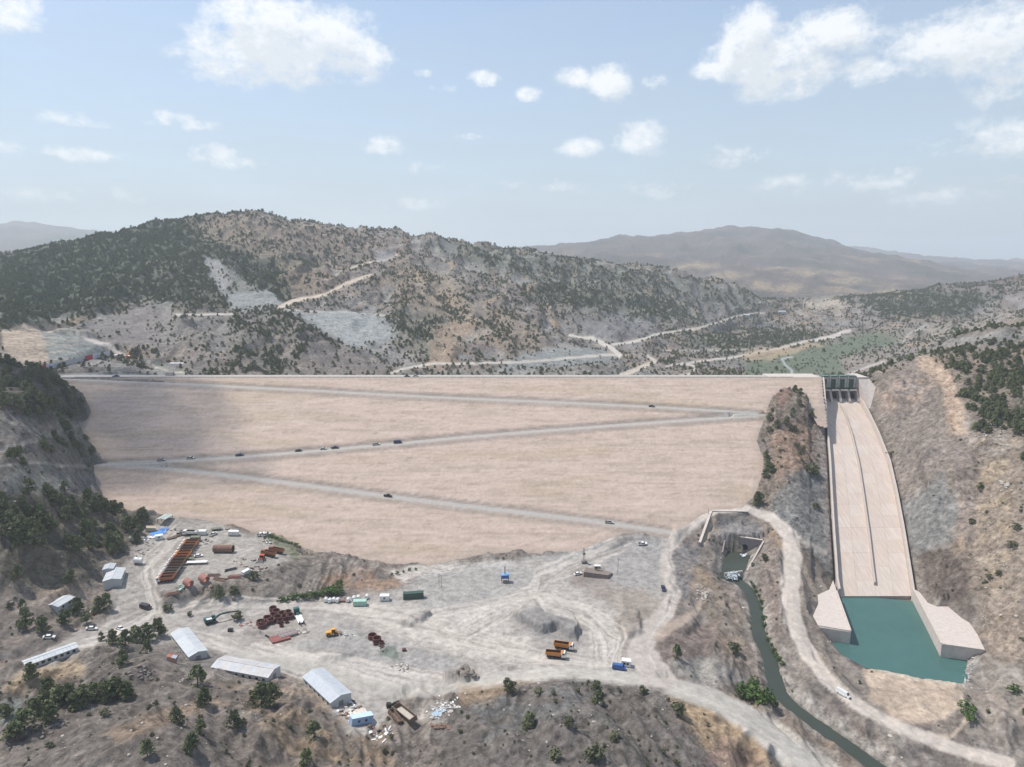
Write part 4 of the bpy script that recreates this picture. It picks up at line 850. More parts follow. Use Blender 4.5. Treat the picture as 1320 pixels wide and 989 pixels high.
# concrete bank beside the gates
q = MB(); P_ = [PPL(u, v, 59, 515, .40) for u, v in [(1105,519),(1119,532),(1126,520),(1128,506),(1124,500)]]
P_ = [(p[0], p[1], p[2]+.6) for p in P_]; T_ = [(gx1+.9, 518, 76.2), (PZ(1127,489,76.2)[0], 518, 76.2), (PZ(1127,489,76.2)[0], 532, 76.2), (gx1+.9, 532, 76.2)]
xr_ = PZ(1126,489,76.2)[0]
q.add([(gx1+.9, 497, chz(497)+3.5), (E(CH_R, 497)+16, 500, chz(500)+8), (xr_+1, 517, 76.1), (gx1+.9, 517, 76.1), (gx1+.9, 497, 40), (E(CH_R, 497)+16, 500, 40), (xr_+1, 517, 40), (gx1+.9, 517, 40), (gx1+.9,534,76.1),(xr_+1,534,76.1),(gx1+.9,534,40),(xr_+1,534,40)],
    [(0,1,2,3),(3,2,9,8),(0,4,5,1),(1,5,6,2),(2,6,11,9),(0,3,7,4),(3,8,10,7),(8,9,11,10),(4,7,6,5),(7,10,11,6)])
tag(q.build('concrete_bank', M_conc2), 'pale concrete bank sloping down to the right of the gates', 'concrete slab')
q = MB(); q.box(PZ(1000,490,CREST)[0], gx0-.6, 517, 533, 60, CREST+.12); tag(q.build('concrete_apron', M_conc2), 'flat pale concrete apron on the crest left of the gates', 'concrete slab')
# basin aprons
def deck(px, z, zb, name, label):
    P_ = [PZ(u, v, z) for u, v in px]; c_ = np.mean(P_, 0); e_ = empty(name, c_, 0, label, 'concrete apron'); n = len(P_); q = MB()
    q.add([(p[0]-c_[0], p[1]-c_[1], 0) for p in P_]+[(p[0]-c_[0], p[1]-c_[1], zb-z) for p in P_], [tuple(range(n)), tuple(range(n, 2*n))[::-1]]+[(i, (i+1) % n, n+(i+1) % n, n+i) for i in range(n)]); q.build('slab', M_conc2, e_)
    return e_, c_
eL, cL = deck(DECK_L, DZ, -13, 'basin_apron', 'pale concrete apron and wall on the left of the teal pool')
eR, cR = deck(DECK_R, DZ, -13, 'basin_apron', 'pale concrete apron and wall on the right of the teal pool')
def coping(px, z, e_, c_, w_=.7, h=.5, mm_=None, name='coping'):
    for (a, b) in zip(px[:-1], px[1:]):
        A = np.array(PZ(*a, z))-c_; B = np.array(PZ(*b, z))-c_; A[2] = B[2] = h/2+.02; MB().beam(A, B, w_, h).build(name, mm_ or M_conc2, e_)
coping([(1078,762),(1096.5,814)], DZ, eL, cL); coping([(1055,807),(1096,814)], DZ, eL, cL)
coping([(1177,759),(1214,830.5)], DZ, eR, cR); coping([(1215,831),(1269,838.5)], DZ, eR, cR)
# ------------------------------------------------------------------ outlet works
def wall(name, A, B, zt0, zt1, zb, th, label, m_=None, cap=True):
    A = Vector(A); B = Vector(B); d = (B-A); d.z = 0; d.normalize(); s_ = Vector((-d.y, d.x, 0))*th; e_ = empty(name, (A.x, A.y, zb), 0, label, 'wall'); o_ = Vector((A.x, A.y, zb)); q = MB()
    b_ = [Vector((A.x,A.y,zb))-o_, Vector((B.x,B.y,zb))-o_, Vector((B.x,B.y,zb))+s_-o_, Vector((A.x,A.y,zb))+s_-o_]; q.hexa(b_, [b_[0]+Vector((0,0,zt0-zb)), b_[1]+Vector((0,0,zt1-zb)), b_[2]+Vector((0,0,zt1-zb)), b_[3]+Vector((0,0,zt0-zb))]); q.build('wall_face', m_ or M_concg, e_)
    if cap:
        q = MB(); f_ = s_.normalized()*.25
        t0 = [b_[0]-f_+Vector((0,0,zt0-zb+.003)), b_[1]-f_+Vector((0,0,zt1-zb+.003)), b_[2]+f_+Vector((0,0,zt1-zb+.003)), b_[3]+f_+Vector((0,0,zt0-zb+.003))]; q.hexa(t0, [v+Vector((0,0,.35)) for v in t0]); q.build('coping', M_conc2, e_)
    return e_
M_cd = mat('weathered_concrete', srgb(140,130,128), .95, var=.2, scale=.6)
wall('retaining_wall', PZ(918,659,15), PZ(964,660,15.2), 15, 15.2, 8.5, 1.0, 'grey retaining wall under the road bend above the river outlet', M_cd)
wall('wing_wall', PZ(903,700,6), PZ(917.5,659.5,15), 6, 15, 2, .9, 'narrow sloping wing wall left of the river outlet', M_cd)
hw = wall('headwall', PZ(937,690,6), PZ(983,697,5.5), 6, 5.5, -5, 1.0, 'dark concrete headwall with a round culvert mouth above the river', M_cd)
A = Vector(PZ(937,690,6)); B = Vector(PZ(983,697,5.5)); P_ = A.lerp(B, .52)-Vector((A.x, A.y, -5)); P_.z = 5.0; nrm = Vector(((B-A).y, -(B-A).x, 0)).normalized()
MB().tube(P_+nrm*.06, P_-nrm*.5, 1.8, 18).build('culvert_mouth', M_dark, hw)
wall('wing_wall', PZ(932,712,.5), PZ(936.5,690,6), .5, 6, -5, .8, 'low wing wall on the left side of the outlet pool', M_cd, False)
wall('wing_wall', PZ(983.5,697,5.5), PZ(962,735,-.8), 5.5, -.8, -6, .8, 'low wing wall on the right side of the outlet pool', M_conc, False)
# weir foam and falls
def foam(name, px, zz2, label, n=90):
    q = MB(); P_ = np.array([PZ(u, v, z) for u, v, z in px]); c_ = P_.mean(0); R_ = np.random.default_rng(3)
    for k in range(n):
        w1 = R_.dirichlet(np.ones(len(P_))*.7); p = (w1[:, None]*P_).sum(0)-c_; p[2] += R_.uniform(.1, zz2); r_ = R_.uniform(.25, .75)
        a = R_.uniform(0, 6.28, 5); vs = [(p[0]+r_*math.cos(i*1.257+a[0]*.3)*R_.uniform(.6, 1), p[1]+r_*math.sin(i*1.257+a[0]*.3)*R_.uniform(.6, 1), p[2]) for i in range(5)]+[(p[0], p[1], p[2]+r_*.55)]
        q.add(vs, [(i, (i+1) % 5, 5) for i in range(5)]+[(0,1,2,3,4)], 0, True)
    o_ = q.build(name, M_foam); o_.location = c_; tag(o_, label, 'foam', None, 'stuff')
foam('white_water', [(934,739,-2.0),(945,736,-2.0),(957,738,-2.1),(955,750,-4.6),(943,749,-4.7),(933,747,-4.3)], .7, 'white water tumbling over the weir below the outlet pool', 170)
foam('white_water', [(954,715,-2),(964,714,-2),(961,719,-2),(956,719,-2)], .5, 'small patch of foam under the culvert mouth', 50)
wl = MB(); a_ = PZ(934,738,-2.1); b_ = PZ(957,735,-2.1); wl.hexa([(a_[0],a_[1]-2.5,-6),(b_[0],b_[1]-2.5,-6),(b_[0],b_[1]+.5,-6),(a_[0],a_[1]+.5,-6)],[(a_[0],a_[1]-.8,-2.35),(b_[0],b_[1]-.8,-2.35),(b_[0],b_[1]+.5,-2.35),(a_[0],a_[1]+.5,-2.35)]); tag(wl.build('weir', M_concg), 'low concrete weir across the stream below the outlet', 'weir')
# ------------------------------------------------------------------ vegetation
def leafmat(name, a, b_):
    m_ = bpy.data.materials.new(name); m_.use_nodes = True; t_ = m_.node_tree; bs = t_.nodes['Principled BSDF']; bs.inputs['Roughness'].default_value = .9; bs.inputs['Specular IOR Level'].default_value = .1
    oi = t_.nodes.new('ShaderNodeObjectInfo'); tc_ = t_.nodes.new('ShaderNodeTexCoord'); nz_ = t_.nodes.new('ShaderNodeTexNoise'); nz_.inputs['Scale'].default_value = 1.6; nz_.inputs['Detail'].default_value = 3; t_.links.new(tc_.outputs['Object'], nz_.inputs['Vector'])
    mx_ = t_.nodes.new('ShaderNodeMix'); mx_.data_type = 'RGBA'; mx_.inputs['A'].default_value = a+(1,); mx_.inputs['B'].default_value = b_+(1,)
    ad = t_.nodes.new('ShaderNodeMath'); ad.operation = 'MULTIPLY_ADD'; ad.use_clamp = True; ad.inputs[1].default_value = 3.2; ad.inputs[2].default_value = -1.6; t_.links.new(nz_.outputs['Fac'], ad.inputs[0])
    a2 = t_.nodes.new('ShaderNodeMath'); a2.operation = 'MULTIPLY_ADD'; a2.use_clamp = True; a2.inputs[1].default_value = .6; t_.links.new(oi.outputs['Random'], a2.inputs[0]); t_.links.new(ad.outputs[0], a2.inputs[2]); 
    t_.links.new(a2.outputs[0], mx_.inputs['Factor']); t_.links.new(mx_.outputs['Result'], bs.inputs['Base Color']); return m_
M_pine = leafmat('pine_needles', (.088,.108,.052), (.21,.22,.118)); M_shrub = leafmat('shrub_leaves', (.098,.104,.060), (.19,.19,.11)); M_lush = leafmat('lush_leaves', (.060,.105,.030), (.115,.175,.055)); M_bark = mat('bark', (.10,.075,.055,1), .95, var=.3)
def crown(seed, kind, nc, per, ls):
    R_ = np.random.default_rng(seed); vs = []; fs = []; cl = []
    for k in range(nc):
        if kind == 'pine':
            h = R_.uniform(.10, .97)**.85; rad = .37*(1-h)**.55*(1 if h > .2 else .9)+.02; a = R_.uniform(0, 6.28); r_ = rad*R_.uniform(.2, 1.0)**.6; cl.append((r_*math.cos(a), r_*math.sin(a), h, .17*(1.2-h*.7)))
        else:
            a = R_.uniform(0, 6.28); h = R_.uniform(.12, .85); rad = .46*math.sin(math.acos(min(1, abs(h-.35)/.6)))*R_.uniform(.3, 1); cl.append((rad*math.cos(a), rad*math.sin(a), h, .20))
    for (x, y, z, s_) in cl:
        for k in range(per):
            d = R_.normal(size=3); d /= np.linalg.norm(d); d[2] = abs(d[2])*.9+d[2]*.1; p = np.array([x, y, z])+d*s_*R_.uniform(.5, 1); nn_ = d+R_.normal(size=3)*.45; nn_ /= np.linalg.norm(nn_)
            u = np.cross(nn_, R_.normal(size=3)); u /= np.linalg.norm(u); v = np.cross(nn_, u); l_ = ls*R_.uniform(.6, 1.4); k0 = len(vs)
            vs += [tuple(p+u*l_), tuple(p-u*l_*.6+v*l_*.8), tuple(p-u*l_*.6-v*l_*.8)]; fs.append((k0, k0+1, k0+2))
    m_ = bpy.data.meshes.new(kind+'_crown'); m_.from_pydata(vs, [], fs); return m_
pine_c = [crown(10+i, 'pine', 42, 20, .058) for i in range(5)]; shrub_c = [crown(30+i, 'shrub', 18, 18, .095) for i in range(4)]; lush_c = [crown(50+i, 'shrub', 20, 16, .075) for i in range(3)]
for m_ in pine_c: m_.materials.append(M_pine)
for m_ in shrub_c: m_.materials.append(M_shrub)
for m_ in lush_c: m_.materials.append(M_lush)
tk = MB(); tk.tube((0,0,-.06), (.01,.005,.5), .028, 6, 0, .018); tk.tube((.01,.005,.5), (0,0,.9), .018, 6, 0, .006)
for a in (0, 2.1, 4.2): tk.tube((0,0,.3+a*.03), (.2*math.cos(a), .2*math.sin(a), .45+a*.03), .011, 4, 0, .004)
trunk_m = tk.mesh('trunk'); trunk_m.materials.append(M_bark)
tk = MB()
for a in (0, 1.3, 2.6, 3.9, 5.2): tk.tube((0,0,-.05), (.22*math.cos(a), .22*math.sin(a), .5), .022, 4, 0, .008)
stem_m = tk.mesh('stems'); stem_m.materials.append(M_bark)
ntree = 0
def plant(kind, x, y, z, h, label, group, name=None, wide=1.0):
    global ntree; ntree += 1
    nm, cat, cs, tm_, tn = {'pine': ('pine_tree', 'pine tree', pine_c, trunk_m, 'trunk'), 'shrub': ('shrub', 'shrub', shrub_c, stem_m, 'stems'), 'lush': ('bush', 'bush', lush_c, stem_m, 'stems')}[kind]
    e_ = empty(nm, (x, y, z-.15), random.uniform(0, 6.28), label, cat, group); w_ = h*wide*random.uniform(.9, 1.2)
    for n_, me_ in (('crown', random.choice(cs)), (tn, tm_)):
        o_ = bpy.data.objects.new(n_, me_); col.objects.link(o_); o_.parent = e_; o_.scale = (w_, w_, h)
    return e_
# marked trees and bushes, with what sets each apart
SPEC = [('pine',255,884,8,'tall dark pine just below the tilted long shed by the road'),('pine',264,908,6.5,'round-crowned pine in front of the tall dark pine on the hillside'),('pine',303,938,6.5,'pale green pine alone on the right end of the near left hill'),
 ('pine',338,908,8.5,'left one of two pines standing together below the long white shed'),('pine',350,907,8,'right one of two pines standing together below the long white shed'),('pine',248,967,5.5,'dark bushy pine near the bottom on the left hill'),('pine',190,975,5.5,'slim dark pine at the bottom left of the near hill'),
 ('pine',34,810,9,'tall dark pine left of the small white-roofed house'),('pine',55,815,7.5,'pine in front of the small white-roofed house'),('pine',84,805,7,'pine to the right front of the small white-roofed house'),('pine',100,790,7.5,'pine between the small house and the yard road'),
 ('pine',128,790,8,'dark pine at the corner where the yard road bends'),('pine',138,783,7,'rounded dark pine beside the corner of the yard road'),('pine',112,805,6,'low wide pine on the verge above the parked white car'),
 ('pine',162,833,7,'leftmost pine of the clump left of the tilted shed'),('pine',176,830,8,'tall middle pine of the clump left of the tilted shed'),('pine',190,826,8,'second tall pine of the clump left of the tilted shed'),('pine',205,820,8.5,'rightmost pine of the clump left of the tilted shed'),('pine',190,842,5.5,'small pine in front of the clump left of the tilted shed'),('pine',131,826,4,'small dark pine on the knoll above the long low white building'),
 ('shrub',302,767,5,'tall dark green bush on the bank below the rusty pipes'),('shrub',216,787,3.4,'round bush at the foot of the yard bank near the black car'),('shrub',245,794,2.4,'small bush beside the track left of the green excavator'),('shrub',307,799,4,'bush standing between the excavator arm and the red drums'),
 ('shrub',327,745,4,'olive bush on top of the yard bank beside the white car'),('shrub',656,889,4.6,'round bush on the crest of the near hill under the road'),('shrub',695,896,3,'small dark bush on the near hill right of the round bush'),('shrub',874,922,5,'upright dark bush on the right shoulder of the near hill'),
 ('shrub',829,894,3.2,'round bush beside the main road below the blue pickup'),('shrub',766,978,4.6,'largest bush near the bottom of the central hill'),('shrub',714,978,3.4,'round bush at the bottom of the central hill left of the largest one'),('shrub',792,955,3.4,'dark bush midway down the central hill'),('shrub',733,935,3,'dark bush halfway up the middle of the central hill'),
 ('shrub',946,842,5.2,'tall bush on the gully floor beside the stream'),('shrub',985,722,4,'dark round bush right of the outlet pool'),('shrub',1050,612,6,'large bush on the rib of rock beside the chute'),('shrub',1042,608,5,'bush at the left foot of the large bush on the rib'),('shrub',992,556,4,'bush at the left edge of the rock rib'),('shrub',1022,556,4.5,'bush in the middle of the upper rock rib'),('shrub',1027,577,3.5,'bush just below the middle of the rock rib'),
 ('shrub',1052,655,3.5,'lone bush low on the rib of rock near the chute wall'),('shrub',1252,675,3.2,'lone dark bush on the right cut slope'),('shrub',1304,706,4,'round bush at the far right of the stony slope'),('shrub',1310,682,3.5,'bush at the right edge of the stony slope'),('shrub',1147,590,4.5,'dark bush at the right wall of the chute'),
 ('lush',1246,918,5,'green bush on the bank right below the pool'),('lush',1250,929,4.5,'lower green bush on the bank below the pool'),('lush',1307,893,4,'green bush at the far right beside the gravel track'),
 ('lush',958,897,6,'leftmost bush of the thicket between the main road and stream'),('lush',967,902,6.5,'second bush of the thicket between the main road and stream'),('lush',978,905,7,'big middle bush of the thicket beside the stream'),('lush',990,905,5.5,'right bush of the thicket beside the stream'),('lush',997,911,3.6,'small bush at the right end of the thicket beside the stream'),('lush',972,884,4.5,'bush at the top of the thicket beside the stream'),
 ('lush',437,756,4,'bright green bush above the end of the hedge')]
for (k_, u, v, h, lb) in SPEC:
    p = G(u, v); plant(k_, p.x, p.y, p.z, h, lb, None, wide=1.0 if k_ == 'pine' else 1.15)
OD = ['first','second','third','fourth','fifth','sixth','seventh','eighth','ninth','tenth','eleventh','twelfth','thirteenth','fourteenth','fifteenth','last']
for q_, (u, v, h) in enumerate(sorted([(20,952,6),(32,940,7),(45,928,7.5),(58,918,7.5),(66,930,6),(76,910,7.5),(90,905,7),(97,915,6.5),(108,908,7),(122,900,6),(136,904,7.5),(150,898,7.5),(163,900,6.5),(40,875,6.5),(62,893,6),(8,925,5)])):
    p = G(u, v); plant('pine', p.x, p.y, p.z, h, OD[q_]+' pine from the left in the band of trees across the lower left hill', 'pines in the band across the lower left hill', wide=1.15)
for i in range(11): p = G(362+i*7.3, 776-i*1.1+random.uniform(-1, 1)); plant('lush', p.x, p.y, p.z, random.uniform(2.6, 3.8)*(.8+.06*i), 'leafy green bush in the row beside the yard road under the bank', 'bushes in a row along the yard road', wide=1.3)
for i in range(9): p = G(346+i*5, 692+i*1.7+random.uniform(-1, 1)); plant('lush', p.x, p.y, p.z, random.uniform(1.2, 2.1), 'low green scrub bush on the outer edge of the machinery yard', 'green bushes on the outer edge of the machinery yard', wide=1.6)
for i, (u, v) in enumerate([(968,752),(971,757),(974,764),(978,770),(981,778),(982,786),(984,798),(985,808),(988,818),(990,826),(994,833),(997,840),(1000,846),(1004,852),(1008,858)]): p = G(u, v); plant('lush', p.x, p.y, p.z, random.uniform(1.6, 2.8), 'small green bush on the right bank of the stream', 'green bushes along the right bank of the stream')
for i, (u, v) in enumerate([(520,738),(528,736),(536,735),(505,742),(512,741)]): p = G(u, v); plant('lush', p.x, p.y, p.z, random.uniform(1.5, 2.5), 'small olive bush on the reddish ground at the foot of the dam', 'small bushes at the foot of the dam')
# scattered growth
dth = np.gradient(tf)[:, None]; drr = np.gradient(rf)[None]; area = RD*dth*drr
inn = (np.abs(TH) < math.radians(44)) & (RD < 2300) & (RD > 95)
dens = np.where(RD > 600, np.clip(VEG-.06, 0, 2)*(1/9.), np.where(VEG > 1.4, VEG/36., np.clip(VEG-.02, 0, 3)/11.))
dens *= np.where(RD > 600, 1-.3*sstep(RD, 1500, 2300), 1.0)*(sstep(fbm(X/14, Y/14, 3, 777), -.35, .25)*.9+.1)
inside = np.zeros(X.shape, bool); I = sub((X > -420) & (X < 280) & (Y > 350) & (Y < 535)); inside[I] = (sdpoly(X[I], Y[I], DP) < 1.5) & (Y[I] < 530)
I = sub((X > 120) & (X < 300) & (Y > 215) & (Y < 545)); inside[I] |= (sdpoly(X[I], Y[I], CHP) < 4) | (sdpoly(X[I], Y[I], BW) < 3)
for dk in (DECK_L, DECK_R): inside[I] |= sdpoly(X[I], Y[I], [PZ(u, v, DZ)[:2] for u, v in dk]) < 1.5
I = sub((RD < 420) & (X > 60) & (X < 260)); dd, hw_ = dline(X[I], Y[I], RIVW, RIVH); inside[I] |= dd < hw_+1.2
for bx_ in ((222,808,262,855),(268,834,366,880),(385,852,456,912),(20,830,108,865),(126,722,162,760),(60,765,98,786),(450,910,485,936)):
    dens[(U > bx_[0]) & (U < bx_[2]) & (V > bx_[1]) & (V < bx_[3]) & (RD < 600)] = 0
dens[inside] = 0; dens[(SMOOTH > .9) & (RD < 600)] = 0
dens[(RD > 500) & (Z < 30) & (RD < 1600) & (VEG < .3)] *= .5
cnt = RNG.poisson(np.where(inn, dens*area, 0)); I = np.nonzero(cnt); rep = np.repeat(np.arange(len(I[0])), cnt[I])
ii, jj = I[0][rep], I[1][rep]; th = TH[ii, jj]+(RNG.random(len(ii))-.5)*dth[ii, 0]; rr_ = RD[ii, jj]+(RNG.random(len(ii))-.5)*drr[0, jj]
tx, ty = rr_*np.sin(th), rr_*np.cos(th); tz = bil(Z, tf, rf, th, rr_); vg_ = VEG[ii, jj]
pine = RNG.random(len(ii)) < np.where(rr_ > 600, np.clip(.25+.6*vg_, 0, .9), np.where(vg_ > .75, .7, .025))
hh = np.where(pine, np.where(rr_ > 600, RNG.gamma(6, .40, len(ii))+.9, np.where(vg_ > 1.4, RNG.uniform(5.5, 9.5, len(ii)), RNG.uniform(3.5, 7, len(ii)))), np.where(rr_ > 600, RNG.uniform(1.0, 2.6, len(ii)), RNG.exponential(.5, len(ii))+.5)); hh = np.minimum(hh, 10)
uu, vv = proj(tx, ty, tz); vis = (uu > -20) & (uu < 1340) & (vv < 1000) & (rr_ < 620)
print('plants', len(ii), 'pines', pine.sum())
def zone(u, v):
    if u < 200 and v > 625 and v < 800: return 'wooded slope by the yard'
    if u < 130 and v < 640: return 'dark knoll left of the dam'
    if u > 1100: return 'stony slope right of the spillway' if v > 560 else 'wooded hilltop right of the spillway'
    if u > 960 and v < 760: return 'rock rib left of the chute'
    if u < 560: return 'near hill at the lower left'
    return 'near hill below the main road' if v > 880 and u < 1000 else 'rough ground around the stream'
def LB(kind, u, v, h):
    sz = ('tall' if h > 7.5 else 'middling' if h > 5 else 'small') if kind == 'pine' else ('large' if h > 3 else 'middling' if h > 1.8 else 'small')
    return sz+(' pine on the ' if kind == 'pine' else ' shrub on the ')
rest = {}
taken = {'pine': sum(s[0] == 'pine' for s in SPEC), 'shrub': sum(s[0] == 'shrub' for s in SPEC)}; taken['pine'] += 16
for kind, msk in (('pine', pine), ('shrub', ~pine)):
    idx = np.nonzero(msk)[0]; vi = vis[idx]; sc_ = np.where(vi, hh[idx]/rr_[idx], 0); od = idx[np.argsort(-sc_)]; nb_ = 298-taken[kind]
    zz = {}
    for k_ in od[:nb_]: zz.setdefault(zone(uu[k_], vv[k_]), []).append(k_)
    qs = {z_: (np.quantile(uu[a_], [.2, .4, .6, .8]), np.quantile(vv[a_], [.25, .5, .75])) for z_, a_ in zz.items()}
    for k_ in od[:nb_]:
        zn = zone(uu[k_], vv[k_]); qu, qv = qs[zn]; zn = zn+', '+['top','upper','lower','bottom'][int(np.searchsorted(qv, vv[k_]))]+' '+['far left','left','middle','right','far right'][int(np.searchsorted(qu, uu[k_]))]+' part'; plant(kind, tx[k_], ty[k_], tz[k_], hh[k_], LB(kind, uu[k_], vv[k_], hh[k_])+zn, ('pine trees on the ' if kind == 'pine' else 'shrubs on the ')+zn.split(',')[0])
    rest[kind] = od[nb_:]
def scatter(name, P_, S_, protos, label, cat, seed, zrot_only=True):
    m_ = bpy.data.meshes.new(name); m_.vertices.add(len(P_)); m_.vertices.foreach_set('co', np.asarray(P_, np.float32).ravel())
    at = m_.attributes.new('scl', 'FLOAT_VECTOR', 'POINT'); at.data.foreach_set('vector', np.asarray(S_, np.float32).ravel())
    o_ = put(name, m_, []); tag(o_, label, cat, None, 'stuff')
    g_ = bpy.data.node_groups.new(name, 'GeometryNodeTree'); g_.interface.new_socket('Geometry', in_out='INPUT', socket_type='NodeSocketGeometry'); g_.interface.new_socket('Geometry', in_out='OUTPUT', socket_type='NodeSocketGeometry')
    a_ = g_.nodes.new('NodeGroupInput'); z_ = g_.nodes.new('NodeGroupOutput'); iop = g_.nodes.new('GeometryNodeInstanceOnPoints'); jn = g_.nodes.new('GeometryNodeJoinGeometry')
    for pr in protos:
        oi = g_.nodes.new('GeometryNodeObjectInfo'); oi.inputs['Object'].default_value = pr; oi.inputs['As Instance'].default_value = True; oi.transform_space = 'ORIGINAL'; g_.links.new(oi.outputs['Geometry'], jn.inputs[0])
    g_.links.new(a_.outputs[0], iop.inputs['Points']); g_.links.new(jn.outputs[0], iop.inputs['Instance']); iop.inputs['Pick Instance'].default_value = True
    rv_ = g_.nodes.new('FunctionNodeRandomValue'); rv_.data_type = 'FLOAT_VECTOR'; rv_.inputs[0].default_value = (0,0,0) if zrot_only else (-3,-3,0); rv_.inputs[1].default_value = (0,0,6.28) if zrot_only else (3,3,6.28); rv_.inputs['Seed'].default_value = seed; g_.links.new(rv_.outputs[0], iop.inputs['Rotation'])
    na_ = g_.nodes.new('GeometryNodeInputNamedAttribute'); na_.data_type = 'FLOAT_VECTOR'; na_.inputs['Name'].default_value = 'scl'; g_.links.new(na_.outputs['Attribute'], iop.inputs['Scale']); g_.links.new(iop.outputs[0], z_.inputs[0])
    md = o_.modifiers.new('scatter', 'NODES'); md.node_group = g_; return o_
def protos(meshes):          # crowns of real plants in the scene serve as the source shapes
    out = []
    for m_ in meshes:
        for o_ in bpy.data.objects:
            if o_.data == m_: out.append(o_); break
    return out
k_ = rest['pine']; w_ = hh[k_]*RNG.uniform(.95, 1.35, len(k_)); scatter('pine_wood', np.stack([tx[k_], ty[k_], tz[k_]-.2], 1), np.stack([w_, w_, hh[k_]], 1), protos(pine_c), 'countless small pines covering the ridge behind the dam', 'pine wood', 3)
k_ = rest['shrub']; w_ = hh[k_]*RNG.uniform(1, 1.6, len(k_)); scatter('scrub', np.stack([tx[k_], ty[k_], tz[k_]-.15], 1), np.stack([w_, w_, hh[k_]], 1), protos(shrub_c), 'low grey-green scrub dotted over all the slopes', 'scrub', 4)
# ------------------------------------------------------------------ stones
def rockmesh(seed):
    import bmesh
    bm = bmesh.new(); bmesh.ops.create_icosphere(bm, subdivisions=1, radius=.5); R_ = np.random.default_rng(seed)
    for v in bm.verts: v.co *= R_.uniform(.65, 1.15); v.co.z *= .75
    m_ = bpy.data.meshes.new('stone'); bm.to_mesh(m_); bm.free(); return m_
rocks = [rockmesh(i) for i in range(4)]; M_rock = mat('stone', srgb(172,162,152), .95, var=.25, scale=.8); M_rockd = mat('dark_stone', srgb(122,112,106), .95, var=.25, scale=.8); M_rockw = mat('white_stone', srgb(182,174,164), .95, var=.15, scale=.8)
RM = {}
for nm_, mm_ in (('g', M_rock), ('d', M_rockd), ('w', M_rockw)):
    RM[nm_] = [r_.copy() for r_ in rocks]
    for r_ in RM[nm_]: r_.materials.append(mm_)
def boulder(u, v, s_, key, label, group=None):
    p = G(u, v); o_ = bpy.data.objects.new('boulder', random.choice(RM[key])); col.objects.link(o_); o_.location = (p.x, p.y, p.z+s_*.15); o_.scale = (s_*random.uniform(.8, 1.3), s_*random.uniform(.8, 1.2), s_); o_.rotation_euler = (0, 0, random.uniform(0, 6)); tag(o_, label, 'boulder', group); return o_
for (lab, grp, key, pts) in (
  ('dark boulder on the heap at the edge of the yard', 'dark boulders on the heap at the edge of the yard', 'd', [(590,866,2.2),(596,862,2),(604,865,1.6),(611,872,2.4),(617,874,2),(608,869,1.5),(600,872,1.4)]),
  ('pale boulder in the pile where the side track ends above the stream', 'pale boulders at the end of the side track', 'w', [(905+random.uniform(-8,8), 763+random.uniform(-9,11), random.uniform(.7,1.8)) for _ in range(28)]),
  ('white stone in the rockfill at the right corner of the pool', 'white stones at the right corner of the pool', 'w', [(1249+random.uniform(-6,7)-.4*i_*.5, 845+i_, random.uniform(.6,1.5)) for i_ in range(34)]),
  ('pale boulder among the rocks on the stony hillside at the right', 'pale boulders on the stony hillside', 'w', [(1255+random.gauss(0,8)+random.random()*40, 545+random.gauss(0,7)+random.random()*10, random.uniform(.8,2.6)) for _ in range(40)]+[(1298+random.gauss(0,7), 627+random.gauss(0,4), random.uniform(.8,2.4)) for _ in range(22)]+[(1272+random.gauss(0,4), 560+k_*6.2, random.uniform(.5,1.3)) for k_ in range(40)]+[(1285+random.gauss(0,9), 728+random.gauss(0,3), random.uniform(.5,1.2)) for k_ in range(18)]),
  ('dark rock lying on the near hillside at the lower left', 'dark rocks on the near left hillside', 'd', [(185+random.gauss(0,9), 868+random.gauss(0,5), random.uniform(.8,1.8)) for _ in range(26)]+[(70+random.gauss(0,12), 935+random.gauss(0,6), random.uniform(.8,1.8)) for _ in range(22)])):
    for (u, v, s_) in pts: boulder(u, v, s_, key, lab, grp)
near = (RD < 560) & (RD > 95) & (np.abs(TH) < math.radians(42)) & ~inside
dr = np.where(near, np.clip(PEB, 0, 1)**2*(1-SMOOTH*.85)*.06*(.3+1.6*sstep(n2, 0, .4)), 0)
cnt = RNG.poisson(dr*area); I = np.nonzero(cnt); rep = np.repeat(np.arange(len(I[0])), cnt[I]); ii, jj = I[0][rep], I[1][rep]
th = TH[ii, jj]+(RNG.random(len(ii))-.5)*dth[ii, 0]; r2 = RD[ii, jj]+(RNG.random(len(ii))-.5)*drr[0, jj]; s_ = RNG.exponential(.35, len(ii))+.2; s_ = np.minimum(s_, 2.2)
P_ = np.stack([r2*np.sin(th), r2*np.cos(th), bil(Z, tf, rf, th, r2)], 1); print('stones', len(P_))
ro = {}
for o_ in bpy.data.objects:
    if o_.name.startswith('boulder'): ro.setdefault(o_.data.name, o_)
pk = RNG.random(len(P_)) < .5
for sel_, ks, nm_ in ((pk, 'd', 'dark_stones'), (~pk, 'w', 'pale_stones')):
    pr = [ro[m_.name] for m_ in RM[ks] if m_.name in ro]; scatter(nm_, P_[sel_], np.stack([s_[sel_]]*3, 1), pr, ('dark' if ks == 'd' else 'pale')+' loose stones strewn over the rough slopes', 'stones', 8)
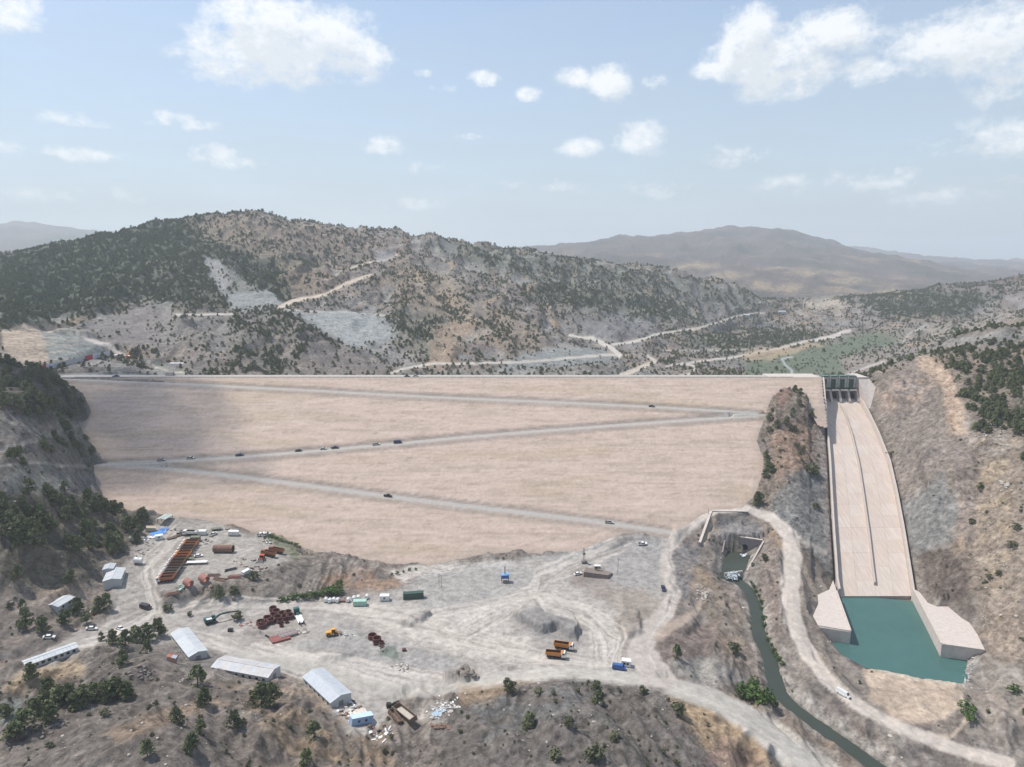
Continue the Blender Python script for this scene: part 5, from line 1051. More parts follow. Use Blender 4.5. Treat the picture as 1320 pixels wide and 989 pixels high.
# ------------------------------------------------------------------ machines, buildings, stores
def paintm(name, r_, g_, b_, rough=.5, var=.18): return mat(name, srgb(r_, g_, b_), rough, var=var, scale=1.5)
M_or = paintm('orange_paint', 196,122,44); M_ord = paintm('dusty_orange_paint', 158,96,64); M_brn = paintm('brown_tipper_paint', 116,82,66); M_gry = paintm('grey_tipper_paint', 134,126,118); M_bed = mat('shaded_worn_bed_steel', srgb(92,66,52), .9, var=.3, scale=1.2); M_wh = paintm('white_paint', 222,220,216, .45, .08); M_blk = paintm('black_rubber', 38,37,36, .8); M_gls = mat('dark_glass', (.02,.025,.03,1), .15, var=.05)  # bed steel is rusty brown, darkened to paint in shade inside the tippers
M_blu = paintm('blue_paint', 52,92,150); M_dblu = paintm('dark_blue_paint', 44,54,84); M_tg = paintm('dark_teal_paint', 44,88,88); M_red = paintm('maroon_primer', 98,56,53, .8, .3); M_redb = paintm('faded_red_steel', 140,88,80, .8, .3); M_yel = paintm('yellow_paint', 222,160,60); M_stl = paintm('dusty_steel', 128,122,116, .6); M_rust = mat('rusty_steel', srgb(126,96,82), .9, var=.3, scale=.8); M_slv = paintm('silver_paint', 178,176,172, .35); M_lgrn = paintm('pale_green_paint', 158,192,176); M_blkc = paintm('black_paint', 42,42,46, .4); M_khaki = paintm('khaki_paint', 110,112,92)
def wheels(e_, pos, r_, w_, mm_=None):
    for (x, y) in pos:
        q = MB(); q.tube((0,-w_/2,0), (0,w_/2,0), r_, 12); o_ = q.build('wheel', M_blk, e_, (x, y, r_)); q = MB(); s_ = 1 if y > 0 else -1; q.tube((0, s_*w_/2, 0), (0, s_*(w_/2+.03), 0), r_*.5, 8); q.build('rim', M_stl, o_)
def dump_truck(body, cabm, up=0):
    e_ = empty('dump_truck', (0,0,0)); q = MB(); q.box(-4.0,4.2,-.45,.45,.75,1.15); q.box(-3.9,3.6,-1.1,1.1,.6,.8); q.build('chassis', M_blk, e_)
    q = MB(); q.add([(2.3,-1.2,.9),(4.25,-1.2,.9),(4.25,1.2,.9),(2.3,1.2,.9),(2.3,-1.2,3.05),(3.85,-1.2,3.05),(3.85,1.2,3.05),(2.3,1.2,3.05),(4.3,-1.2,2.0),(4.3,1.2,2.0)],[(0,3,2,1),(4,5,6,7),(0,1,8,5,4),(3,7,6,9,2),(0,4,7,3),(1,2,9,8),(8,9,6,5)]); q.build('cab', cabm, e_)
    q = MB(); q.add([(4.26,-1.05,2.08),(4.26,1.05,2.08),(3.92,1.05,2.95),(3.92,-1.05,2.95),(4.31,-1.05,2.08),(4.31,1.05,2.08),(3.97,1.05,2.95),(3.97,-1.05,2.95)],[(4,5,6,7),(0,1,5,4),(3,2,6,7),(0,3,7,4),(1,2,6,5)]); q.build('windscreen', M_gls, e_)
    for s_ in (-1, 1): q = MB(); q.box(2.7,3.7,s_*1.19,s_*1.23,2.1,2.8) if s_ > 0 else q.box(2.7,3.7,-1.23,-1.19,2.1,2.8); q.build('side_window', M_gls, e_)
    q = MB(); ft = lambda z: 1.25; L0, L1, W_ = -4.35, 1.9, 1.2
    q.add([(L0,-W_*.9,1.5),(L1,-W_*.9,1.3),(L1,W_*.9,1.3),(L0,W_*.9,1.5),(L0-.1,-W_,3.0),(L1+.25,-W_,3.0),(L1+.25,W_,3.0),(L0-.1,W_,3.0)],[(0,3,2,1),(0,1,5,4),(2,3,7,6),(1,2,6,5),(3,0,4,7)])
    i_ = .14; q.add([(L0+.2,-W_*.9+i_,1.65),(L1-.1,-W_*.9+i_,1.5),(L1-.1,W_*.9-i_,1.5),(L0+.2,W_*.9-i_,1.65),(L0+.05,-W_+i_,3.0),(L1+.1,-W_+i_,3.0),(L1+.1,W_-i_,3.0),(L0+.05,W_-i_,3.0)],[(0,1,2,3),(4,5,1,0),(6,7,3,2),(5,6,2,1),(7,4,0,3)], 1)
    q.add([(L0-.1,-W_,3.0),(L1+.25,-W_,3.0),(L1+.25,W_,3.0),(L0-.1,W_,3.0),(L0+.05,-W_+i_,3.0),(L1+.1,-W_+i_,3.0),(L1+.1,W_-i_,3.0),(L0+.05,W_-i_,3.0)],[(0,1,5,4),(1,2,6,5),(2,3,7,6),(3,0,4,7)])
    for x in (-3.2,-1.9,-.6,.7): q.box(x-.07,x+.07,-W_-.05,-W_+.04,1.6,2.95); q.box(x-.07,x+.07,W_-.04,W_+.05,1.6,2.95)
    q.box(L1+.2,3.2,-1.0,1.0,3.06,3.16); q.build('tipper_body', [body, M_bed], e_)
    wheels(e_, [(3.2,1.02),(3.2,-1.02),(-1.6,1.02),(-1.6,-1.02),(-3.0,1.02),(-3.0,-1.02)], .55, .4); return e_
def car(paint_, kind='pickup'):
    e_ = empty('pickup_truck' if kind == 'pickup' else 'parked_car' if kind == 'car' else 'van', (0,0,0)); q = MB()
    if kind == 'pickup': pf = [(-2.6,.45),(2.6,.45),(2.65,.95),(1.35,1.1),(-2.6,1.1)]; cb_ = [(-.75,1.1),(1.45,1.1),(.8,1.75),(-.6,1.75)]; wd = .92
    elif kind == 'car': pf = [(-2.2,.4),(2.2,.4),(2.2,.8),(1.1,.98),(-1.6,1.02),(-2.2,.95)]; cb_ = [(-1.7,1.0),(1.2,.98),(.55,1.45),(-1.1,1.45)]; wd = .88
    else: pf = [(-2.8,.45),(2.7,.45),(2.75,1.1),(2.0,1.3),(-2.8,1.3)]; cb_ = [(-2.75,1.3),(2.05,1.3),(1.5,2.2),(-2.7,2.25)]; wd = .98
    q.prism(pf, -wd, wd)
    if kind == 'van':
        q.prism(cb_, -wd+.04, wd-.04); q.build('body', paint_, e_); q = MB(); q.beam((2.05,0,1.38),(1.58,0,2.12),1.7,.05); q.build('windscreen', M_gls, e_)
    else:
        rf_ = [(cb_[3][0]+.05,cb_[3][1]-.02),(cb_[2][0]-.05,cb_[2][1]-.02),(cb_[2][0]-.05,cb_[2][1]+.05),(cb_[3][0]+.05,cb_[3][1]+.05)]; q.prism(rf_, -wd+.16, wd-.16); bd = q.build('body', paint_, e_)
        q = MB(); q.prism(cb_, -wd+.1, wd-.1); q.build('windows', M_gls, e_)
        if kind == 'pickup': q = MB(); q.box(-2.45,-.85,-.78,.78,1.1,1.104); q.build('load_bed', M_blk, e_)
    b_ = .0; xw = 1.65 if kind != 'car' else 1.4
    wheels(e_, [(xw,wd-.1),(xw,-wd+.1),(-xw,wd-.1),(-xw,-wd+.1)], .38, .24)
    for s_ in (-.6,.6): q = MB(); q.box(pf[1][0],pf[1][0]+.06,s_-.15,s_+.15,.62,.8); q.build('headlight', M_wh, e_)
    return e_
def kids(o_): return [c for c in bpy.data.objects if c.parent == o_]
KID = {}
def clone(src):
    if src.name not in KID: KID[src.name] = [(c, kids(c)) for c in kids(src)]
    r_ = src.copy(); col.objects.link(r_)
    for c, gs in KID[src.name]:
        d = c.copy(); col.objects.link(d); d.parent = r_
        for g_ in gs: h_ = g_.copy(); col.objects.link(h_); h_.parent = d
    return r_
def place(e_, u, v, yaw, label, cat, group=None, dz=0, s_=1):
    p = G(u, v); e_.location = (p.x, p.y, p.z+dz); r_ = .0
    # lie on the slope
    d = Vector((math.cos(yaw), math.sin(yaw), 0)); side = Vector((-d.y, d.x, 0)); h = lambda q_: float(Hf(np.array([q_.x]), np.array([q_.y]))[0]); L_ = 2.2
    pitch = math.atan2(h(p-d*L_)-h(p+d*L_), 2*L_); roll = math.atan2(h(p+side*1.2)-h(p-side*1.2), 2.4); cl = lambda a_: max(-.25, min(.25, a_))
    e_.rotation_euler = (cl(roll), cl(pitch), yaw); e_.location.z = p.z+dz+.02
    if s_ != 1: e_.scale = (s_,)*3
    tag(e_, label, cat, group); return e_
R = math.radians
# the row of dump trucks, cabs to the left
base = {}
def truck(body, cabm):
    k_ = (body.name, cabm.name)
    if k_ not in base: base[k_] = dump_truck(body, cabm); return base[k_]
    return clone(base[k_])
row = [(214,750,M_ord),(216.5,746,M_ord),(218.5,742.5,M_gry),(221,739,M_gry),(223,735.5,M_brn),(225.5,732,M_brn),(228,728,M_brn),(231,724,M_ord),(234,720.5,M_or),(236.5,717,M_or),(239,713,M_brn),(241,709.5,M_brn),(243.5,706,M_or),(246,702.5,M_ord)]
ordn = ['nearest','second','third','fourth','fifth','sixth','seventh','eighth','ninth','tenth','eleventh','twelfth','thirteenth','farthest']
nm = {M_ord.name:'dusty orange', M_gry.name:'grey', M_brn.name:'brown', M_or.name:'bright orange'}
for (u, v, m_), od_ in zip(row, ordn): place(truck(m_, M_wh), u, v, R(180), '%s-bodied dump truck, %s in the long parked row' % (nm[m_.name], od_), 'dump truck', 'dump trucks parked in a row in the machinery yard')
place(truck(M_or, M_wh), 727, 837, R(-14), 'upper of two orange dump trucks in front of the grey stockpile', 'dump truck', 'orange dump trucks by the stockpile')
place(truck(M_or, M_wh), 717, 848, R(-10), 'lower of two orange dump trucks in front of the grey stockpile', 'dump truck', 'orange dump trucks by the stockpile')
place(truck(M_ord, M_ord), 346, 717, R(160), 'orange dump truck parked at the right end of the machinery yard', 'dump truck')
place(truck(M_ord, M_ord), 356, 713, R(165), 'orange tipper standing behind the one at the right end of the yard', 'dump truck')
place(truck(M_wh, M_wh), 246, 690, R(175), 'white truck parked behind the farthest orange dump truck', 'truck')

cars = {}
def mkcar(m_, kind):
    k_ = (m_.name, kind)
    if k_ not in cars: cars[k_] = car(m_, kind); return cars[k_]
    return clone(cars[k_])
for (u, v, yw, m_, kd, lb) in [(208,594.2,2,M_slv,'pickup','silver pickup nearest the left end of the middle dam road'),(246,591.6,2,M_slv,'pickup','silver pickup second from the left on the middle dam road'),(309,587.8,2,M_dblu,'pickup','dark pickup third from the left on the middle dam road'),
  (385,582,2,M_blkc,'car','dark car alone in the middle of the middle dam road'),(417,579.6,2,M_slv,'car','silver car just right of the dark car on the dam road'),(432,578.4,2,M_dblu,'pickup','dark blue pickup on the middle dam road behind a silver car'),(485,574,2,M_slv,'pickup','silver pickup in front of the rightmost car on the middle dam road'),
  (513,571.6,2,M_dblu,'van','dark blue van, rightmost vehicle on the middle dam road'),(500,640.5,-5,M_blkc,'pickup','black pickup alone on the lowest dam road'),(785,674.6,-4,M_slv,'pickup','silver pickup at the right end of the lowest dam road'),(840,524.8,-3,M_dblu,'car','dark car on the highest dam road near its right end'),
  (855,760,-95,M_dblu,'pickup','dark blue pickup driving along the road above the gully'),(828,702,0,M_wh,'pickup','white pickup standing on the grey ground below the dam road'),(1086,897,-52,M_wh,'van','white van on the track left of the pool outlet'),
  (118,812,15,M_wh,'car','white car on the road in front of the small house'),(155,812,-30,M_wh,'car','white car beside the small concrete slab on the camp road'),(63,823,20,M_wh,'car','white car parked above the long low building'),(188,784.5,-15,M_blkc,'van','black van alone at the bend of the yard road'),
  (150,486.2,0,M_dblu,'pickup','dark pickup on the crest road near its left end'),(525,486.2,0,M_blkc,'car','dark car halfway along the crest road'),(536,485.8,0,M_slv,'car','silver car on the crest road right of a dark one'),(150,460,50,M_wh,'van','white van on the road at the end of the hoarding'),
  (275,690,70,M_wh,'pickup','white pickup parked between the trailers of the yard'),(256,718,15,M_wh,'car','small white car right of the dump truck row'),(318,739.5,60,M_wh,'van','white van on the edge of the machinery yard'),(173,697,20,M_wh,'van','white van among the stores at the edge of the pines'),(178,732,0,M_wh,'van','x'),(336,690,40,M_wh,'pickup','white pickup beside the silver one at the far edge of the yard'),(344,690,10,M_slv,'pickup','silver pickup at the far edge of the yard'),(798,863,-14,M_blu,'van','blue van beside the white cabin at the road fork'),(800,734,0,M_wh,'car','x')]:
    if lb == 'x': continue
    place(mkcar(m_, kd), u, v, R(yw), lb, {'pickup':'pickup','car':'car','van':'van'}[kd])
# containers and cabins
def container(m_, L_=6.1, W_=2.45, H_=2.6, wins=0, name='container', roofm=None):
    e_ = empty(name, (0,0,0)); q = MB(); n = int(L_/.6)
    q.box(-L_/2,L_/2,-W_/2,W_/2,.12,H_)
    for i in range(n):
        x = -L_/2+.15+i*(L_-.3)/n; q.box(x,x+.22,-W_/2-.05,-W_/2+.02,.25,H_-.15); q.box(x,x+.22,W_/2-.02,W_/2+.05,.25,H_-.15)
    q.build('shell', m_, e_); q = MB(); q.box(-L_/2-.04,L_/2+.04,-W_/2-.07,W_/2+.07,H_,H_+.1); q.build('roof', roofm or m_, e_)
    for s_ in (-1,1): q = MB(); q.box(L_/2, L_/2+.05, .06 if s_ > 0 else -W_/2+.1, W_/2-.1 if s_ > 0 else -.06, .25, H_-.15); q.build('door', m_, e_)
    for i in range(wins): q = MB(); x = -L_/2+(i+1)*L_/(wins+1); q.box(x-.45,x+.45,-W_/2-.09,-W_/2-.051,1.1,1.9); q.build('window', M_gls, e_)
    return e_
M_dg = paintm('dark_green_paint', 52,78,68)
place(container(M_dg, 10, 2.6, 3.0), 533, 771, R(8), 'dark green container alone on the yard below the dam', 'container')
place(container(M_lgrn, 6.2, 2.5, 2.4), 464, 780, R(3), 'pale green container in front of the row of white tanks', 'container'); place(container(M_wh, 4.5, 2.5, 2.6, 1), 496, 773.5, R(2), 'white container at the right end of the row by the yard road', 'container')
place(container(M_wh, 3.8, 2.6, 2.5, 2, 'site_cabin'), 807, 858, R(-12), 'white cabin behind the blue truck at the road fork', 'cabin')
place(container(paintm('light_blue_wall', 146,172,200), 8, 3.0, 2.8, 2, 'site_cabin', paintm('pale_blue_roof', 190,208,222)), 465, 932, R(32), 'pale blue cabin by the rubbish below the big shed', 'cabin')
place(container(M_wh, 4, 2.4, 2.4, 1, 'site_cabin'), 205, 695, R(30), 'white cabin beside the blue sheets', 'cabin'); place(container(M_wh, 6, 2.4, 2.4), 259, 689, R(5), 'white-topped container on the far side of the yard', 'container', dz=0)
place(container(M_wh, 5.5, 2.4, 2.4), 301, 689.5, R(12), 'small white container right of the yard trailers', 'container'); place(container(M_khaki, 5, 2.3, 2.4), 252, 697, R(4), 'dark container next to the far end of the truck row', 'container')
place(container(paintm('tan_paint', 190,170,140), 5, 2.4, 2.3), 194, 684, R(25), 'tan container under the pines beside the open shed', 'container')
# small white tanks and blocks along the road
def tank(m_, r_=.9, L_=2.2):
    e_ = empty('water_tank', (0,0,0)); q = MB(); q.tube((-L_/2,0,r_+.3),(L_/2,0,r_+.3), r_, 14); q.build('barrel', m_, e_); q = MB(); [q.box(x-.12,x+.12,-r_*.8,r_*.8,0,.5) for x in (-L_/3, L_/3)]; q.build('cradle', M_stl, e_); q = MB(); q.tube((0,0,2*r_+.28),(0,0,2*r_+.45),.25,10); q.build('lid', m_, e_); return e_
t0 = tank(M_wh)
for i, (u, v, lb) in enumerate([(420,776,'white tank at the left end of the row by the yard road'),(425,777,'second white tank from the left in the row by the yard road'),(430,776,'third white tank from the left in the row by the yard road'),(435,776.5,'fourth white tank from the left in the row by the yard road'),(449,776,'white tank just right of the brown crates by the yard road'),(456,774,'white tank behind the left end of the pale green container'),(462,773,'white tank behind the middle of the pale green container'),(473,772,'white tank behind the right end of the pale green container'),(178,727,'larger white tank at the edge of the pines')]):
    place(t0 if i == 0 else clone(t0), u, v, R(90 if i < 8 else 5), lb, 'tank', 'white tanks', s_=1 if i < 8 else 1.7)
def crate(m_, a=1.6, b=1.2, h=1):
    e_ = empty('crate', (0,0,0))
    for k in range(4): q = MB(); z = .08+k*h/4; q.box(-a/2,a/2,-b/2,b/2,z,z+h/4-.05); q.build('slat_course', m_, e_)
    return e_
place(crate(M_rust, 3, 1.5, 1), 441, 776, R(5), 'long brown crate between the white tanks', 'crate'); place(crate(M_red, 1.6, 1.4, 1), 521, 839, R(5), 'small maroon crate lying alone on the grey yard', 'crate'); place(crate(M_blkc, 2, 1.6, 1.3), 297, 814, R(5), 'black box beside the red store area', 'crate')
# sheds
def shed(L_, W_, H_, rise, wallm, roofm, nw, name='shed', open_=False):
    e_ = empty(name, (0,0,0)); q = MB()
    if not open_:
        q.add([(-L_/2,-W_/2,-2),(L_/2,-W_/2,-2),(L_/2,W_/2,-2),(-L_/2,W_/2,-2),(-L_/2,-W_/2,H_),(L_/2,-W_/2,H_),(L_/2,W_/2,H_),(-L_/2,W_/2,H_),(-L_/2,0,H_+rise),(L_/2,0,H_+rise)],[(0,1,5,4),(2,3,7,6),(1,2,6,9,5),(3,0,4,8,7)]); q.build('wall', wallm, e_)
    else:
        for x in (-L_/2+.3, 0, L_/2-.3):
            for y in (-W_/2+.2, W_/2-.2): q = MB(); q.box(x-.12,x+.12,y-.12,y+.12,-1,H_); q.build('post', M_stl, e_)
    n = max(4, int(L_/1.25)); rm = roofm
    for s_ in (-1, 1):
        for i in range(n):
            x0 = -L_/2-.3+i*(L_+.6)/n; x1 = x0+(L_+.6)/n-.05; o_ = .35; ye = s_*(W_/2+o_); ze = H_-rise*o_/(W_/2); j = random.uniform(0,.03); q = MB()
            q.hexa([(x0,0,H_+rise+.03),(x1,0,H_+rise+.03),(x1,ye,ze+.03),(x0,ye,ze+.03)],[(x0,0,H_+rise+.11+j),(x1,0,H_+rise+.11+j),(x1,ye,ze+.11+j),(x0,ye,ze+.11+j)]); q.build('roof_panel', rm if random.random() < .8 else M_roof2, e_)
    q = MB(); q.beam((-L_/2-.35,0,H_+rise+.15),(L_/2+.35,0,H_+rise+.15),.5,.1); q.build('ridge_cap', roofm, e_)
    for s_ in (-1, 1):
        for i in range(nw):
            x = -L_/2+(i+.7)*L_/(nw+.4); q = MB(); q.box(x-.55,x+.55,min(s_*W_/2,s_*(W_/2+.06)),max(s_*W_/2,s_*(W_/2+.06)),1.0,1.0+min(1.1,H_-1.4)); w_ = q.build('window', M_gls, e_); q = MB(); q.box(x-.65,x+.65,min(s_*W_/2,s_*(W_/2+.12)),max(s_*W_/2,s_*(W_/2+.12)),.88,.99); q.build('sill', M_wh, w_)
    if not open_:
        q = MB(); q.box(L_/2,L_/2+.07,-.9,.9,0,2.1); q.build('door', M_stl, e_)
    return e_
M_roof = mat('white_roof_sheet', srgb(186,189,190), .6, var=.10, scale=.6); M_roof2 = mat('grey_roof_sheet', srgb(176,181,186), .6, var=.12, scale=.6); M_roofr = mat('roof_sheet_stained', srgb(184,180,178), .6, var=.2, scale=.35); M_wall = mat('cabin_wall', srgb(186,186,184), .7, var=.08); M_roofg = mat('green_grey_roof', srgb(172,182,172), .6, var=.1)
def between(e_, a, b, label, cat='building', dz=0, h=0):
    A = G(*a); B = G(*b); c = (A+B)/2; c.z = float(Hf(np.array([c.x]), np.array([c.y]))[0])+dz; e_.location = c; e_.rotation_euler = (0, 0, math.atan2(B.y-A.y, B.x-A.x)); tag(e_, label, cat); return (B-A).length
def shed_px(a, b, W_, H_, rise, nw, label, wallm=None, roofm=None, **kw):
    A = G(*a); B = G(*b); L_ = math.hypot(B.x-A.x, B.y-A.y); e_ = shed(L_, W_, H_, rise, wallm or M_wall, roofm or M_roof, nw, **kw); between(e_, a, b, label, h=H_); return e_
shed_px((232,820), (256,850), 7, 3.0, .9, 5, 'white gabled shed set at an angle below the yard road', name='site_building')
shed_px((282,858), (354,874), 8, 3.0, 1.0, 8, 'long white building with stained roof and a row of windows', roofm=M_roofr, name='site_building')
shed_px((404,877), (440,909), 8.5, 3.2, 1.1, 6, 'grey-roofed gabled shed at the foot of the near left hill', roofm=M_roof2, name='site_building')
shed_px((32,862), (99,838), 4.6, 2.6, .5, 8, 'long low white building beside the dry grass at the left', name='site_building')
shed_px((145,757), (151,738), 7.5, 2.8, .8, 3, 'white-roofed office at the edge of the pines', name='site_building'); shed_px((140,743), (143,730), 4.5, 2.6, .4, 2, 'smaller grey-roofed hut behind the white office', roofm=M_roof2, name='site_building')
shed_px((68,785), (90,780), 6, 2.8, .7, 2, 'small white-roofed house half hidden by pines', name='site_building'); shed_px((208,677), (218,667), 5, 3.0, .5, 0, 'open-sided shelter with a pale green roof beside the dam foot', roofm=M_roofg, name='shelter', open_=True)
e_ = shed(3.2, 2.6, 2.2, .7, mat('brick_wall', srgb(176,136,116), .9), paintm('tile_roof', 170,110,90), 0, name='hut'); place(e_, 221, 853, R(0), 'small brick-red hut left of the tilted shed', 'hut')
e_ = shed(3, 2.5, 2.2, .6, paintm('orange_cabin', 200,110,70), paintm('orange_roof', 206,104,60), 0, name='hut'); place(e_, 125, 791, R(0), 'little orange cabin under the pines by the yard road', 'hut')
e_ = shed(5.5, 3, 2.6, .5, M_conc2, M_conc2, 0, name='hut'); place(e_, 219, 484, R(0), 'small pale guard hut on the crest road', 'hut')
q = MB(); e_ = empty('concrete_slab', (0,0,0)); q.box(-6,6,-2,2,-.5,.35); q.build('slab', M_conc2, e_); place(e_, 153, 817, R(-25), 'low white concrete slab beside a white car on the camp road', 'slab')
q = MB(); e_ = empty('concrete_slab', (0,0,0)); q.box(-10,10,-2.5,2.5,-2,.3); q.build('slab', M_wh, e_); p = PZ(234,477,62); e_.location = (p[0], p[1], float(Hf(np.array([p[0]]), np.array([p[1]]))[0])+.5); tag(e_, 'long white platform just behind the crest at the left', 'slab')
# excavator
def excavator(m_, arm_up=True):
    e_ = empty('excavator', (0,0,0))
    for s_ in (-1,1): q = MB(); q.prism([(-2.2,.1),(2.2,.1),(2.5,.5),(2.2,.95),(-2.2,.95),(-2.5,.5)], s_*1.3-.3, s_*1.3+.3); q.build('crawler_track', M_blk, e_)
    q = MB(); q.box(-1,1,-1,1,.6,1.1); q.build('undercarriage', M_blk, e_)
    q = MB(); q.box(-2.9,.4,-1.45,1.45,1.1,2.4); q.box(-2.9,-2.2,-1.45,1.45,1.1,2.65); hs = q.build('engine_house', m_, e_); q = MB(); q.box(-2.1,.2,-1.2,.3,2.4,2.46); q.build('deck_panel', M_wh, e_)
    q = MB(); q.box(.4,2.0,.35,1.45,1.1,2.95); cb_ = q.build('cab', m_, e_); q = MB(); q.box(2.0,2.04,.45,1.35,1.6,2.8); q.box(.7,1.8,.3,.35,1.8,2.8); q.build('window', M_gls, cb_)
    q = MB(); q.beam((.6,-.2,1.6),(3.6,-.2,3.3),.5,.7); q.beam((3.5,-.2,3.3),(7.8,-.2,3.3),.45,.6); q.build('boom', m_, e_)
    q = MB(); q.beam((7.6,-.2,3.4),(11.8,-.2,2.7),.4,.5); q.build('dipper_arm', M_blk, e_); q = MB(); q.tube((2,-.2,1.5),(4.2,-.2,3.0),.12,6); q.tube((4.6,-.2,3.8),(7.7,-.2,3.8),.1,6); q.build('hydraulic_ram', M_stl, e_)
    q = MB(); q.prism([(11.6,3.0),(12.2,3.1),(12.6,2.2),(12.1,1.6),(11.4,1.9)], -.85, .45); q.build('bucket', M_blk, e_); return e_
place(excavator(M_tg), 272, 803, R(38), 'dark teal crawler excavator with its arm stretched to the right', 'excavator')
def loader(m_):
    e_ = empty('wheel_loader', (0,0,0)); q = MB(); q.box(-3,-.4,-1.1,1.1,.8,2.1); q.box(-.4,1.8,-.7,.7,.8,1.5); q.build('body', m_, e_); q = MB(); q.box(-.6,.9,-.8,.8,1.5,3.0); q.build('cab', M_gls, e_); q = MB(); q.box(-.7,1,-.9,.9,3.0,3.12); q.build('cab_roof', m_, e_)
    q = MB(); q.beam((1,.6,1.6),(3.2,.6,.7),.25,.35); q.beam((1,-.6,1.6),(3.2,-.6,.7),.25,.35); q.build('lift_arm', m_, e_); q = MB(); q.prism([(3.0,.1),(4.4,.05),(4.0,.25),(3.3,1.3),(3.0,1.2)], -1.4, 1.4); q.build('bucket', M_stl, e_); wheels(e_, [(1.3,1.1),(1.3,-1.1),(-1.9,1.1),(-1.9,-1.1)], .8, .55); return e_
place(loader(M_yel), 429, 819, R(20), 'yellow wheel loader working at the edge of the grey pad', 'loader')
place(loader(paintm('orange_red_paint', 196,84,50)), 337, 722, R(-80), 'red-orange loader left of the parked orange tipper', 'loader')
place(excavator(M_or), 165, 461, R(120), 'orange excavator above the left end of the crest', 'excavator')
# low loader trailer
def lowloader():
    e_ = empty('low_loader', (0,0,0)); q = MB(); q.box(-5,3,-1.4,1.4,.7,1.0); q.build('deck', M_wh, e_); q = MB(); q.box(3,5.8,-.5,.5,1.1,1.4); q.beam((2.6,0,.9),(3.4,0,1.3),.9,.3); q.build('gooseneck', M_tg, e_); q = MB(); q.box(5.6,7.6,-1.25,1.25,.9,3.0); cb_ = q.build('cab', M_tg, e_); q = MB(); q.box(7.6,7.64,-1.1,1.1,1.9,2.8); q.build('windscreen', M_gls, cb_)
    for s_ in (-1,1): q = MB(); q.beam((-5,s_*.9,.85),(-6.2,s_*.9,2.2),.6,.12); q.build('ramp', M_tg, e_)
    wheels(e_, [(-4,1.1),(-4,-1.1),(-2.8,1.1),(-2.8,-1.1),(6.4,1.1),(6.4,-1.1),(3.8,1.1),(3.8,-1.1)], .48, .3); return e_
place(lowloader(), 386, 799, R(118), 'dark teal tractor with a pale flat low loader next to the maroon rings', 'low loader')
def flatbed(L_=12, m_=None):
    e_ = empty('flatbed_trailer', (0,0,0)); q = MB(); q.box(-L_/2,L_/2,-1.2,1.2,1.1,1.3); q.build('deck', m_ or M_wh, e_); q = MB(); q.beam((-L_/2,.5,.95),(L_/2,.5,.95),.15,.3); q.beam((-L_/2,-.5,.95),(L_/2,-.5,.95),.15,.3); q.build('chassis', M_blk, e_); wheels(e_, [(-L_/2+1.2,1),(-L_/2+1.2,-1),(-L_/2+2.4,1),(-L_/2+2.4,-1)], .45, .3); return e_
place(flatbed(11), 254, 727, R(0), 'long pale flatbed trailer right of the dump truck row', 'trailer'); place(flatbed(6, M_khaki), 279, 683.5, R(25), 'dark trailer at the far side of the yard', 'trailer'); place(flatbed(5, M_khaki), 244, 722.5, R(10), 'short trailer behind the long pale flatbed', 'trailer')
# pipes and rings
def pipe(r_, L_, th, m_, name, inner=None):
    e_ = empty(name, (0,0,0)); n = 20; q = MB(); vs = []
    for x in (-L_/2, L_/2):
        for rr__ in (r_, r_-th):
            vs += [(x, rr__*math.cos(2*math.pi*i/n), r_+rr__*math.sin(2*math.pi*i/n)) for i in range(n)]
    f = []
    for i in range(n):
        j = (i+1) % n; f += [(i,j,2*n+j,2*n+i),(n+i,3*n+i,3*n+j,n+j),(i,n+i,n+j,j),(2*n+i,2*n+j,3*n+j,3*n+i)]
    q.add(vs, f, 0, False); q.build('pipe_wall', m_, e_)
    nb_ = max(2, int(L_/1.6))
    for k in range(nb_+1):
        x = -L_/2+.1+k*(L_-.2)/nb_; q = MB(); ro_ = r_+.06; vs = []
        for xx in (x-.08, x+.08): vs += [(xx, ro_*math.cos(2*math.pi*i/n), r_+ro_*math.sin(2*math.pi*i/n)) for i in range(n)]+[(xx, (r_-.01)*math.cos(2*math.pi*i/n), r_+(r_-.01)*math.sin(2*math.pi*i/n)) for i in range(n)]
        f = []
        for i in range(n): j = (i+1) % n; f += [(i,j,2*n+j,2*n+i),(i,n+i,n+j,j),(2*n+i,2*n+j,3*n+j,3*n+i)]
        q.add(vs, f); q.build('stiffener_ring', m_, e_)
    return e_
place(pipe(2.0, 10.5, .15, M_rust, 'steel_pipe'), 288.5, 712, R(-2), 'long rusty steel pipe lying in the middle of the yard', 'pipe'); place(pipe(1.9, 3.8, .3, mat('pink_rust', srgb(170,120,106), .9, var=.25), 'steel_pipe'), 263, 750, R(-28), 'right one of two short reddish pipes near the yard edge', 'pipe'); place(pipe(1.8, 3.6, .3, mat('pink_rust_b', srgb(166,116,104), .9, var=.25), 'steel_pipe'), 243, 755, R(-28), 'left one of two short reddish pipes near the yard edge', 'pipe')
ring0 = None
